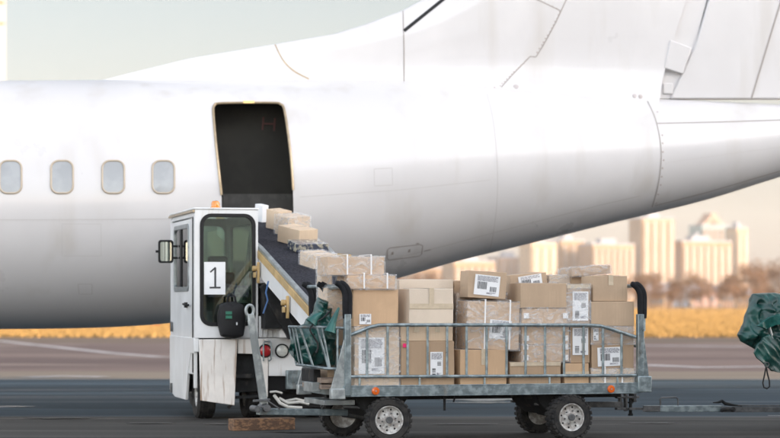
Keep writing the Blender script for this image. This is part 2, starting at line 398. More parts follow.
# ------------------------------------------------------------------ aircraft
TH = R(10); AX = Vector((math.cos(TH), math.sin(TH), 0)); NN = Vector((math.sin(TH), -math.cos(TH), 0))   # axis, side facing the camera
A0 = Vector((0, 31.5, 0))
def s_of(px, py=None):
    q = (px-CX)/FPX; return q*31.5/(math.cos(TH)-q*math.sin(TH))
stn = [(0, 80.5, 329), (100, 80, 327.5), (170, 80, 323), (240, 80, 313.5), (300, 80, 302), (350, 80.5, 290.5), (399, 81, 278), (456, 84, 261.5), (520, 89, 246),
       (600, 95, 226), (629, 97.5, 219), (706, 101, 200), (780, 104.5, 177), (860, 108, 153), (930, 114, 134), (965, 121, 127)]
S_, Z_, R_ = [], [], []
for px, yt, yb in stn:
    s = s_of(px); P = A0+AX*s; D = P.y
    at_, ab_ = math.atan((HZ-yt)/FPX), math.atan((HZ-yb)/FPX)
    S_.append(s); Z_.append(H+D*math.tan((at_+ab_)/2)); R_.append(D*math.sin((at_-ab_)/2)*1.002)
S_ = [S_[0]-14, S_[0]-4]+S_; Z_ = [Z_[0]]*2+Z_; R_ = [R_[0]]*2+R_
def interp(s, V):
    i = 0
    while i < len(S_)-2 and s > S_[i+1]: i += 1
    x0, x1 = S_[i], S_[i+1]; t = (s-x0)/(x1-x0)
    def sl(k):
        if k <= 0 or k >= len(S_)-1: return 0 if k <= 0 else (V[-1]-V[-2])/(S_[-1]-S_[-2])
        return (V[k+1]-V[k-1])/(S_[k+1]-S_[k-1])
    h = x1-x0; m0, m1 = sl(i)*h, sl(i+1)*h
    return (2*t**3-3*t*t+1)*V[i]+(t**3-2*t*t+t)*m0+(-2*t**3+3*t*t)*V[i+1]+(t**3-t*t)*m1
plane = tag(empty('passenger_aircraft', (A0.x, A0.y, 0)), 'white propeller airliner with open rear cargo door and four cabin windows', 'airplane')
def wl(P): return Vector(P)-Vector((A0.x, A0.y, 0))      # world -> aircraft local (no rotation)
mb = MB(); NS, NR = 170, 120; rings = []
for i in range(NS+1):
    s = S_[0]+(S_[-1]-S_[0])*i/NS; r = interp(s, R_); z = interp(s, Z_); P = A0+AX*s
    rings.append([mb.bm.verts.new(P+Vector((0, 0, z))+NN*(r*math.cos(2*math.pi*k/NR))+Vector((0, 0, r*math.sin(2*math.pi*k/NR)))) for k in range(NR)])
for A, B in zip(rings, rings[1:]):
    for k in range(NR): mb.bm.faces.new((A[k], A[(k+1) % NR], B[(k+1) % NR], B[k]))
mb.bm.faces.new(rings[0][::-1]); mb.bm.faces.new(rings[-1])
bmesh.ops.recalc_face_normals(mb.bm, faces=mb.bm.faces)
bvh = BVHTree.FromBMesh(mb.bm)
def hit(px, py, tree=None):
    d = ray(px, py).normalized(); loc, nrm, idx, dist = (tree or bvh).ray_cast(Vector((0, 0, H)), d)
    if loc is None: return None, None
    if nrm.dot(d) > 0: nrm = -nrm
    return loc, nrm
for v in mb.bm.verts: v.co = wl(v.co)
fus = mb.build('fuselage', [M['aircraft'], M['hold']], plane, angle=60)
# the cargo door opening, cut as a real pocket
door_px = [(222, 214), (221.5, 195), (219, 172), (216, 145), (213.8, 120), (213.2, 110), (214.5, 105.5), (219, 103.6), (248, 103), (275, 103.2), (280.5, 104.5), (284, 109), (287.5, 130), (291, 160), (293, 190), (293.5, 214)]
cut = MB(); pts = []
for p in door_px:
    d = ray(*p); t = ((A0+NN*1.45-Vector((0, 0, H))).dot(NN))/d.dot(NN); pts.append(wl(Vector((0, 0, H))+d*t))
def plane_pt(p, o):
    d = ray(*p); return wl(Vector((0, 0, H))+d*(((A0+NN*o-Vector((0, 0, H))).dot(NN))/d.dot(NN)))
va = [cut.bm.verts.new(plane_pt(p, 2.2)) for p in door_px]; vb = [cut.bm.verts.new(plane_pt(p, .42)) for p in door_px]
cut.bm.faces.new(va[::-1]); cut.bm.faces.new(vb)
for i in range(len(va)): j = (i+1) % len(va); cut.bm.faces.new((va[i], va[j], vb[j], vb[i]))
cutter = cut.build('cutter', M['hold'], plane, smooth=False)
bo = fus.modifiers.new('cut', 'BOOLEAN'); bo.object = cutter; bo.operation = 'DIFFERENCE'; bo.solver = 'EXACT'
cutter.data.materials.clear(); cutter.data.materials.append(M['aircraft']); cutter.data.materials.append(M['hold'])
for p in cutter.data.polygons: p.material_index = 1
dg = bpy.context.evaluated_depsgraph_get(); dg.update()
nm = bpy.data.meshes.new_from_object(fus.evaluated_get(dg)); fus.modifiers.clear(); fus.data = nm; nm.name = 'fuselage'
bpy.data.objects.remove(cutter)
nm.set_sharp_from_angle(angle=R(60))

def smoothpts(P, n=6, closed=False):
    out = []; N = len(P)
    for i in range(N if closed else N-1):
        p0, p1, p2, p3 = (P[(i-1) % N] if closed or i > 0 else P[0]), P[i], P[(i+1) % N], (P[(i+2) % N] if closed or i+2 < N else P[-1])
        for k in range(n):
            t = k/n
            out.append(tuple(.5*((2*b)+(-a+c)*t+(2*a-5*b+4*c-d)*t*t+(-a+3*b-3*c+d)*t**3) for a, b, c, d in zip(p0, p1, p2, p3)))
    if not closed: out.append(P[-1])
    return out
def ribbon(mb, P, wd, off=.002, tree=None, closed=False):
    """thin strip following the aircraft skin under a path"""
    H_ = [hit(px, py, tree) for px, py in P]; H_ = [(l, n) for l, n in H_ if l is not None]
    V = []; N = len(H_)
    for i, (l, n) in enumerate(H_):
        t = (H_[(i+1) % N if closed else min(i+1, N-1)][0]-H_[(i-1) if (closed or i > 0) else 0][0]).normalized()
        sd_ = t.cross(n).normalized()
        V.append((mb.bm.verts.new(wl(l+n*off-sd_*wd/2)), mb.bm.verts.new(wl(l+n*off+sd_*wd/2))))
    for i in range(N if closed else N-1):
        a, c = V[i], V[(i+1) % N]; mb.bm.faces.new((a[0], c[0], c[1], a[1]))
def dens(P, step=6):
    out = []
    for a, b in zip(P, P[1:]):
        n = max(1, int(math.hypot(b[0]-a[0], b[1]-a[1])/step))
        for k in range(n): out.append((a[0]+(b[0]-a[0])*k/n, a[1]+(b[1]-a[1])*k/n))
    out.append(P[-1]); return out
def rivets(mb, P, step, r, tree=None, jit=.0):
    Q = dens(P, step)
    for px, py in Q:
        l, n = hit(px+random.uniform(-jit, jit), py+random.uniform(-jit, jit), tree)
        if l is None: continue
        M4 = Matrix.Translation(wl(l)) @ Vector((0, 0, 1)).rotation_difference(n).to_matrix().to_4x4()
        bmesh.ops.create_cone(mb.bm, cap_ends=True, segments=8, radius1=r, radius2=r*.6, depth=.008, matrix=M4)

# door frame
df = MB(); H_ = [hit(*p) for p in smoothpts(door_px[1:-1], 5)]
df.tube([wl(l+n*.006) for l, n in H_ if l is not None], .016, 8); df.build('cargo_door_frame', M['brass'], plane)
m_ = MB(); l, n = hit(249, 102.8); m_.box(wl(l)+Vector((-.07, -.05, -.012)), wl(l)+Vector((.07, .01, .022))); m_.build('door_latch', mat('brass_latch', (.75, .55, .25), .3, metal=.6), plane, bevel=.004)
# inside the hold: back lining with a sill panel and the faded letter
bk = A0+NN*.44
def hold_pt(px, py, o=0.0):
    d = ray(px, py); t = ((bk+NN*o-Vector((0, 0, H))).dot(NN))/d.dot(NN); return wl(Vector((0, 0, H))+d*t)
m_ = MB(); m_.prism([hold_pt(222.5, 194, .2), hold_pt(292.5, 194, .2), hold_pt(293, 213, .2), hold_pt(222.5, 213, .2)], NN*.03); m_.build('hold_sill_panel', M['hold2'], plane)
m_ = MB()
for a, b, wdt in (((263.5, 117), (262.5, 130), .025), ((275, 118), (274, 131), .025), ((263, 123.5), (275, 124), .022)):
    m_.bar(hold_pt(*a, .03), hold_pt(*b, .03), wdt, .006, up=NN)
m_.build('faded_letter', M['hold_letter'], plane)
# cabin windows
for wx in (10.5, 62, 113.2, 163.3, -40.5):
    loop = [(wx+x, 177+z) for x, z in rrect(-11, 11, -16.2, 16.2, 7.5, 5)]
    if not hit(*loop[0])[0]: continue
    wp = MB(); Hh = [hit(*p) for p in loop]; c = sum((wl(l+n*.004) for l, n in Hh), Vector())/len(Hh)
    l0, n0 = hit(wx, 177); cv = wp.bm.verts.new(wl(l0+n0*.006)); vs_ = []
    mid = [hit(wx+(px-wx)*.5, 177+(py-177)*.5) for px, py in loop]
    va = [wp.bm.verts.new(wl(l+n*.006)) for l, n in Hh]; vb = [wp.bm.verts.new(wl(l+n*.006)) for l, n in mid]
    N = len(va)
    for i in range(N):
        j = (i+1) % N; wp.bm.faces.new((va[i], va[j], vb[j], vb[i])); wp.bm.faces.new((vb[i], vb[j], cv))
    wo = wp.build('cabin_window', M['pane'], plane)
    rm = MB(); rm.tube([wl(l+n*.004) for l, n in Hh], .013, 8, closed=True); rm.build('window_frame', M['pane_rim'], wo)

# fin, rudder
def finpt(px, py, o=0.0):
    d = ray(px, py); t = ((A0+NN*o-Vector((0, 0, H))).dot(NN))/d.dot(NN); return Vector((0, 0, H))+d*t
def lerp_tab(T, y):
    for (y0, x0), (y1, x1) in zip(T, T[1:]):
        if (y0 >= y >= y1): return x0+(x1-x0)*(y0-y)/(y0-y1)
    return T[-1][1] if y < T[-1][0] else T[0][1]
LE = [(112, 100), (80, 102), (58, 191), (44, 275), (34, 334), (24, 366), (11, 401), (1, 420), (-40, 474), (-120, 545), (-240, 640)]
TE = [(112, 650), (98, 654), (0, 683), (-240, 755)]
rows = [112, 105, 98, 90, 84, 80, 75, 70, 64, 58, 51, 44, 39, 34, 29, 24, 17, 11, 6, 1, -10, -25, -40, -70, -100, -140, -180, -215, -240]
def fin_half(fr, y, px): 
    b = min(1, max(0, (px-102)/330)); b = .05+.13*b**1.3
    return b*(min(1, (fr/.22)))**.55*(1-.25*max(0, (fr-.4)/.6))*(1 if y > 0 else max(.45, 1+y/420))
fb = MB(); NCc = 48; G = {}
for sgn in (1, -1):
    for i, y in enumerate(rows):
        l, t = lerp_tab(LE, y), lerp_tab(TE, y)
        for k in range(NCc+1):
            fr = (k/NCc)**1.4; px = l+(t-l)*fr
            if k == 0 and sgn == -1: G[sgn, i, k] = G[1, i, k]; continue
            fl = .16*math.exp(-max(0, (84+(px-380)*.045 if px > 380 else 80)-y)/9.0)*min(1, max(0, (px-330)/200))
            h_ = 0.0 if k == 0 else fin_half(fr, y, px)+fl
            G[sgn, i, k] = fb.bm.verts.new(finpt(px, y)+NN*h_*sgn)
for sgn in (1, -1):
    for i in range(len(rows)-1):
        for k in range(NCc): 
            q = [G[sgn, i, k], G[sgn, i, k+1], G[sgn, i+1, k+1], G[sgn, i+1, k]]
            try: fb.bm.faces.new(q if sgn == 1 else q[::-1])
            except ValueError: pass
for i in range(len(rows)-1): fb.bm.faces.new((G[1, i, NCc], G[-1, i, NCc], G[-1, i+1, NCc], G[1, i+1, NCc]))
bmesh.ops.recalc_face_normals(fb.bm, faces=fb.bm.faces)
fbvh = BVHTree.FromBMesh(fb.bm)
for v in fb.bm.verts: v.co = wl(v.co)
fb.build('tail_fin', M['aircraft'], plane, angle=50)
m_ = MB()
rd = [(668, 99.3), (692, 49), (695, 40), (707, 0), (778, -240), (900, -240), (868, 0), (850, 99.3)]
m_.prism([wl(finpt(*p)+NN*.10) for p in rd], -NN*.20); rud = m_.build('rudder', M['aircraft'], plane, bevel=.02)
m_ = MB(); m_.prism([wl(finpt(*p)+NN*.07) for p in [(650, 99), (678, 0), (700, -80), (712, -80), (705, 0), (680, 99)]], -NN*.14); m_.build('rudder_hinge_web', M['aircraft'], plane)
m_ = MB(); m_.prism([wl(finpt(*p)+NN*.15) for p in [(661, 69), (667, 41), (688.5, 49), (680, 75)]], -NN*.12); m_.build('hinge_fairing', M['aircraft'], plane, bevel=.012)
m_ = MB(); m_.box(wl(finpt(664, 90, .09))+Vector((-.01, 0, -.05)), wl(finpt(664, 90, .09))+Vector((.12, .05, .09))); m_.build('hinge_bracket', M['aircraft'], plane, bevel=.01)
m_ = MB(); m_.bar(wl(finpt(779, 0)+NN*.104), wl(finpt(749, 99)+NN*.104), .018, .004, up=NN); m_.bar(wl(finpt(833, -190)+NN*.104), wl(finpt(779, 0)+NN*.104), .018, .004, up=NN); m_.build('trim_tab_joint', M['seam'], rud)
# joints between skin panels
sm = MB()
for P in ([(403, 11), (404, 48), (404, 84)], [(567, -2), (556, 22), (544, 44), (536, 57)], [(536, 57), (530, 56.5), (516, 71), (504, 84), (498, 92)], [(536, -1), (560, 10.5)],
          [(404, 85), (450, 88), (498, 91)]):
    ribbon(sm, dens(P, 3), .014, .003, fbvh)
sm.build('fin_panel_joint', M['seam'], plane)
sm = MB(); ribbon(sm, dens([(404, 31), (442.5, 0), (470, -22)], 3), .045, .004, fbvh); sm.build('leading_edge_boot_joint', M['black'], plane)
sm = MB(); ribbon(sm, smoothpts([(275, 44.5), (283, 60), (294, 71), (309, 79)], 6), .016, .003, fbvh); sm.build('dorsal_fin_joint', M['brass'], plane)
sm = MB(); rivets(sm, [(408, 83), (450, 86), (494, 88)], 7.5, .017, fbvh, .6); rivets(sm, [(500, 86), (514, 72), (526, 61)], 3.2, .013, fbvh, .4)
rivets(sm, [(537, 52), (548, 35), (562, 8)], 3.6, .013, fbvh, .5); rivets(sm, [(541, 1), (557, 8)], 4, .008, fbvh, .4); sm.build('fin_rivets', M['rivet'], plane)
sm = MB()
for P in ([(398, 14), (399, 50), (399, 82)], [(285, 48), (340, 40), (396, 30)], [(420, 60), (500, 56), (528, 54)], [(560, 40), (610, 38), (660, 36)], [(552, 66), (600, 66), (650, 64)], [(600, 2), (596, 60), (590, 88)], [(640, 2), (632, 60), (622, 90)]): rivets(sm, P, 4.2, .005, fbvh, .3)
sm.build('fin_rib_rivets', M['seam_soft'], plane)
sm = MB(); tcs = smoothpts([(647, 100.5), (655, 118), (660, 140), (661, 160), (658, 185), (652, 207)], 6)
ribbon(sm, tcs, .014, .003); ribbon(sm, dens([(657, 123.5), (720, 122), (800, 119.5)], 6), .014, .003)
ribbon(sm, dens([(655, 205.5), (706, 192.5), (800, 165)], 5), .016, .003)
sm.build('tail_cone_joint', M['seam'], plane)
sm = MB(); rivets(sm, [(657.5, 112), (662.5, 135), (663.5, 160), (661, 185), (656, 203)], 8, .016, None, .3); rivets(sm, [(666, 163), (720, 155), (790, 146)], 2.6, .005, None, .3)
sm.build('tail_cone_rivets', M['rivet'], plane)
sm = MB(); ribbon(sm, smoothpts([(487, 94), (493, 120), (497, 160), (497, 200), (493, 235), (489, 252)], 5), .010, .002)
ribbon(sm, dens([(-60, 220), (100, 219.5), (208, 218.5)], 8), .008, .002); ribbon(sm, dens([(300, 197), (400, 190), (490, 180)], 8), .006, .002)
ribbon(sm, dens([(380, 262), (440, 247), (500, 231), (600, 205), (640, 196)], 6), .012, .002)
ribbon(sm, dens([(78, 284), (92, 284), (92, 294), (79, 294), (78, 284)], 2), .010, .002)
ribbon(sm, dens([(374, 169), (392, 168), (392.5, 185), (374.5, 186), (374, 169)], 3), .008, .002)
ribbon(sm, dens([(62, 224), (101, 224), (101, 256), (62, 256), (62, 224)], 3), .005, .002)
sm.build('skin_joint', M['seam_soft'], plane)
sm = MB(); rivets(sm, [(2, 221.5), (208, 220.5)], 5, .005); rivets(sm, smoothpts([(484, 94), (490, 120), (494, 160), (494, 200), (490, 235)], 3), 5, .005); sm.build('skin_rivets', M['seam_soft'], plane)
sm = MB(); ribbon(sm, dens([(387.5, 249.5), (390, 247.8), (420, 244.4), (422.6, 245.6), (421.5, 254), (419, 256), (389, 260), (387, 258.5), (387.5, 249.5)], 2), .013, .003)
ap = sm.build('access_panel', M['seam'], plane)
sm = MB()
for P in ([(392, 254.6), (392.6, 251.6)], [(408.8, 252), (409.4, 249)]): ribbon(sm, P, .03, .006)
sm.build('panel_latch', M['seam'], ap)
sm = MB(); ribbon(sm, [(424, 251), (430.5, 249.5)], .02, .004); ribbon(sm, [(416, 243.6), (419, 243.2)], .02, .004); sm.build('drain_slot', M['seam'], plane)
for (px, py, r, t) in ((516, 86.5, .038, fbvh), (634.5, 95.5, .03, fbvh), (640.5, 96.5, .03, fbvh)):
    l, n = hit(px, py, t)
    if l is None: l, n = hit(px, py)
    m_ = MB(); m_.rev([(0, .006), (r*.7, .007), (r, .002), (r, -.01)], wl(l), n, 16); m_.build('fuel_cap', mat('cap_metal', (.45, .41, .40), .5), plane)
# propeller airliner tail is joined; the aircraft stands on its own wheels outside the frame

# ------------------------------------------------------------------ terminal behind the camera (it casts the shade)
def shade_z(D): return (36.6-D)*math.tan(R(SUN_EL))/abs(math.cos(R(SUN_AZ)))
term = tag(empty('terminal_building', (60, 12, 0)), 'long terminal building right of the viewer shading the apron', 'building')
tz = (36.6-12)*math.tan(R(SUN_EL))/abs(math.cos(R(SUN_AZ)))
m_ = MB(); m_.box((-52, -16, 0), (60, 0, tz)); m_.box((-26.5, -12, tz), (-10, -.01, tz+6)); m_.box((-2, -12, tz), (3, -1, tz+.4))  # tall roof block is added out of view to shade the tail fin
m_.build('wall', mat('terminal_wall', (.50, .47, .43), .7, var=.1, scale=.3), term)
for k in range(10):
    m_ = MB(); x = -50+k*11; m_.box((x, 0.01, 2.5), (x+7, 0.12, 6)); m_.build('window', mat('terminal_glass', (.05, .07, .09), .08) if k == 0 else bpy.data.materials['terminal_glass'], term)

# ------------------------------------------------------------------ cartons
def noise_box(W, D, Hh, cuts, amp, seed, off=0.0, bulge=0.0):
    bm = bmesh.new(); bmesh.ops.create_cube(bm, size=1)
    bmesh.ops.subdivide_edges(bm, edges=bm.edges[:], cuts=cuts, use_grid_fill=True)
    for v in bm.verts:
        x, y, z = v.co.x*2, v.co.y*2, v.co.z*2
        bx = bulge*(1-z*z)*(1-y*y)*x; by = bulge*(1-z*z)*(1-x*x)*y; bz = bulge*(1-x*x)*(1-y*y)*z
        p = Vector(((x/2)*(W+2*off)+bx, (y/2)*(D+2*off)+by, (z/2)*(Hh+2*off)+bz))
        nz = noise.noise_vector(p*5+Vector((seed*3.1, seed*1.7, seed)))*amp
        if z < -.95: nz.z = 0
        v.co = p+nz+Vector((0, 0, Hh/2))
    mb = MB(); mb.bm.free(); mb.bm = bm; return mb
_seed = [0]
def carton(frame, pl, pr, yt, yb, v, dep, label, group='cartons loaded on the baggage cart', card=0, lab=None, tape=None, wrap=False, straps=None,
           extra=0.0, roll=0.0, sticker=None, corner=False, name='cardboard_box', matl=None, vz=.05, dz=0.0):
    _seed[0] += 1; sd = _seed[0]
    u0, u1 = frame.u(pl, v), frame.u(pr, v); um = (u0+u1)/2
    z0, z1 = frame.z(yb, um, vz), frame.z(yt, um, vz)
    if yt < HZ: z1 = frame.z(yt, um, v)
    W, Hh = (u1-u0)-.006, (z1-z0)-.003
    ex = R(extra); W_ = W
    if extra: W_ = W/math.cos(ex)*.96
    ctr = Vector((um, v+dep/2, z0+dz))
    return make_carton(frame.world(ctr), frame.yaw+ex, W_, dep, Hh, label, group, card, lab, tape, wrap, straps, R(roll), sticker, corner, name, matl, sd)
def make_carton(loc, yaw, W, dep, Hh, label, group, card=0, lab=None, tape=None, wrap=False, straps=None, roll=0, sticker=None, corner=False, name='cardboard_box', matl=None, sd=1, pitch=0.0):
    root = empty(name, loc, rot=(pitch, roll, yaw)); tag(root, label, 'box', group)
    body = noise_box(W, dep, Hh, 7, .0035, sd, 0, .004).build('carton', matl or M['card%d' % card], root, angle=25, bevel=.003)
    f = -dep/2
    # flap gap along the bottom and top of the short faces and the mouth on top
    g = MB(); g.box((-W/2+.01, -.0015, Hh-.002), (W/2-.01, .0015, Hh+.0052)); g.build('flap_gap', M['seam'], body)
    if tape is not None:
        for t in (tape if isinstance(tape, (list, tuple)) else [tape]):
            tb = MB(); tw = .048
            if t == 'h':
                tb.box((-W/2+.0, f-.0075, Hh*.52-tw/2), (W/2, f-.0062, Hh*.52+tw/2))
            elif t == 'top':
                tb.box((-W/2, f-.0075, Hh-tw*.7), (W/2, f-.0062, Hh+.003))
            else:
                x = -W/2+W*t; L = min(.09, Hh*.45) if t != .5 else Hh*.42
                tb.box((x-tw/2, f-.0080, Hh-L), (x+tw/2, f-.0066, Hh+.0072)); tb.box((x-tw/2, f-.0066, Hh+.006), (x+tw/2, dep/2+.006, Hh+.0072))
            tb.build('packing_tape', M['tape'], root, smooth=False)
    def put_label(L, k):
        x0, x1, z0, z1 = (-W/2+W*L[0], -W/2+W*L[1], Hh*L[2], Hh*L[3])
        rot = L[4] if len(L) > 4 else 0
        lb = empty_mesh = MB(); yy = f-.0090
        cx, cz = (x0+x1)/2, (z0+z1)/2; Mr = Matrix.Translation((cx, 0, cz)) @ Matrix.Rotation(R(rot), 4, 'Y') @ Matrix.Translation((-cx, 0, -cz))
        lb.box((x0, yy-.0012, z0), (x1, yy+.0025, z1), Mr); lo = lb.build('shipping_label', M['paper'], root, smooth=False)
        rnd = random.Random(sd*7+k)
        bc = MB(); w_ = x1-x0; h_ = z1-z0; x = x0+w_*.12; yb = yy-.0022
        vert = h_ > w_*1.4
        if vert:
            z = z0+h_*.08
            while z < z0+h_*.34:
                t = rnd.choice((.003, .005, .008)); bc.box((x0+w_*.15, yb, z), (x0+w_*.42, yb+.0006, z+t), Mr); z += t+rnd.choice((.003, .005))
            z = z0+h_*.45
            while z < z0+h_*.6:
                t = rnd.choice((.003, .005)); bc.box((x0+w_*.55, yb, z), (x0+w_*.85, yb+.0006, z+t), Mr); z += t+.004
        else:
            while x < x0+w_*.5:
                t = rnd.choice((.003, .005, .007)); bc.box((x, yb, z0+h_*.3), (x+t, yb+.0006, z0+h_*.66), Mr); x += t+rnd.choice((.003, .005))
            x = x0+w_*.62
            while x < x0+w_*.88:
                t = rnd.choice((.003, .005)); bc.box((x, yb, z0+h_*.2), (x+t, yb+.0006, z0+h_*.45), Mr); x += t+.004
        bc.build('barcode', M['ink'], lo, smooth=False)
        tl = MB(); n = max(3, int(h_/.022))
        for i in range(n):
            zz = z0+h_*(.70+.26*i/n); xs = x0+w_*.1
            while xs < x1-w_*.15:
                ln = rnd.uniform(.01, .04); tl.box((xs, yb, zz), (min(xs+ln, x1-w_*.08), yb+.0006, zz+.0045), Mr); xs += ln+.006
        for i in range(max(2, n//2)):
            zz = z0+h_*(.08+.16*i/n); tl.box((x0+w_*.5, yb, zz), (x0+w_*rnd.uniform(.6, .9), yb+.0006, zz+.004), Mr)
        tl.build('printed_text', M['greyink'], lo, smooth=False)
    if lab:
        for k, L in enumerate(lab if isinstance(lab, list) else [lab]): put_label(L, k)
    if sticker:
        st = MB(); x = -W/2+W*sticker[0]; z = Hh*sticker[1]; st.box((x-.018, f-.0105, z-.018), (x+.018, f-.0088, z+.018)); st.build('pink_sticker', M['pink'], root, smooth=False)
    if corner:
        st = MB()
        for cxn in (0, 1):
            for zz in (.1, .72):
                x = -W/2+(.012 if cxn == 0 else W-.065); st.box((x, f-.0098, Hh*zz), (x+.05, f-.0085, Hh*zz+.05))
        st.build('white_tape_patch', M['strap'], root, smooth=False)
    if wrap:
        noise_box(W, dep, Hh, 14, .004, sd+50, .011, .002).build('stretch_wrap', M['film'], root, angle=60)
    if straps:
        for t in straps:
            st = MB(); x = -W/2+W*t; st.ring([(x-.007, a, b) for a, b in rect_match(-dep/2-.024, dep/2+.024, .0, Hh+.022, 1)], [(x-.007, a, b) for a, b in rect_match(-dep/2-.020, dep/2+.020, .001, Hh+.018, 1)], (.014, 0, 0))
            st.build('plastic_strap', M['strap'], root, smooth=False)
    return root

# ------------------------------------------------------------------ baggage cart
K = Frame(-.39, 22.0, 17)
UL, UR = K.u(343, 0), K.u(640, 0); WD = 1.2
ZB, ZT = K.z(397, 0), K.z(386, 0)            # bed frame bottom and top
def root_at(frame, name): return empty(name, (frame.X0, frame.Y0, 0), frame.yaw)
cart = tag(root_at(K, 'baggage_cart'), 'galvanised flatbed baggage cart loaded with cardboard boxes, tube rails along its sides', 'baggage cart')
def wheel(parent, P, r, wd, spin, steer=0.0, outward=-1):
    """tyre with lugs and a pressed steel rim; axis along local y"""
    t = MB(); ax = Vector((math.sin(steer), math.cos(steer), 0)); P = Vector(P)
    prof = [(r*.60, -wd*.40), (r*.66, -wd*.50), (r*.86, -wd*.52), (r*.955, -wd*.42), (r*.96, -wd*.2), (r*.96, wd*.2), (r*.955, wd*.42), (r*.86, wd*.52), (r*.66, wd*.5), (r*.60, wd*.40)]
    t.rev(prof, P, ax, 48)
    x = ax.orthogonal().normalized(); x = Vector((ax.y, -ax.x, 0)).normalized(); zz = Vector((0, 0, 1))
    n = 26
    for k in range(n):
        for sd_ in (-1, 1):
            a = 2*math.pi*(k+(.5 if sd_ > 0 else 0))/n+spin; d = x*math.cos(a)+zz*math.sin(a); tt = -x*math.sin(a)+zz*math.cos(a)
            Mx = Matrix((ax, tt, d)).transposed().to_4x4(); Mx.translation = P
            t.box((sd_*wd*.30-wd*.24, -r*.075, r*.90), (sd_*wd*.30+wd*.24, r*.075, r*1.0), Mx)
    to = t.build('tyre', M['rubber'], parent, angle=30, bevel=.003, seg=1)
    rb = MB(); o = outward
    rb.rev([(r*.62, o*wd*.42), (r*.60, o*wd*.50), (r*.56, o*wd*.47), (r*.53, o*wd*.30), (r*.40, o*wd*.24), (r*.24, o*wd*.30), (r*.2, o*wd*.36), (r*.0, o*wd*.36)], P, ax, 40)
    rb.rev([(r*.62, -o*wd*.42), (r*.58, -o*wd*.3), (r*.3, -o*wd*.1), (0, -o*wd*.1)], P, ax, 32)
    ro = rb.build('rim', M['rim'], to, angle=40)
    hb = MB(); hb.cyl(P+ax*o*wd*.36, P+ax*o*wd*.56, r*.15, 20)
    hb.build('hub_cap', M['steel_dark'], ro, bevel=.004)
    nb = MB()
    for k in range(6):
        a = 2*math.pi*k/6+spin; d = x*math.cos(a)+zz*math.sin(a)
        nb.cyl(P+d*r*.30+ax*o*wd*.27, P+d*r*.30+ax*o*wd*.36, r*.035, 6)
    nb.build('wheel_nuts', M['steel_dark'], ro)
    vh = MB()
    for k in range(8):
        a = 2*math.pi*(k+.5)/8+spin; d = x*math.cos(a)+zz*math.sin(a)
        vh.cyl(P+d*r*.45+ax*o*wd*.268, P+d*r*.45+ax*o*wd*.285, r*.045, 10)
    vh.build('rim_holes', M['black'], ro)
    return to
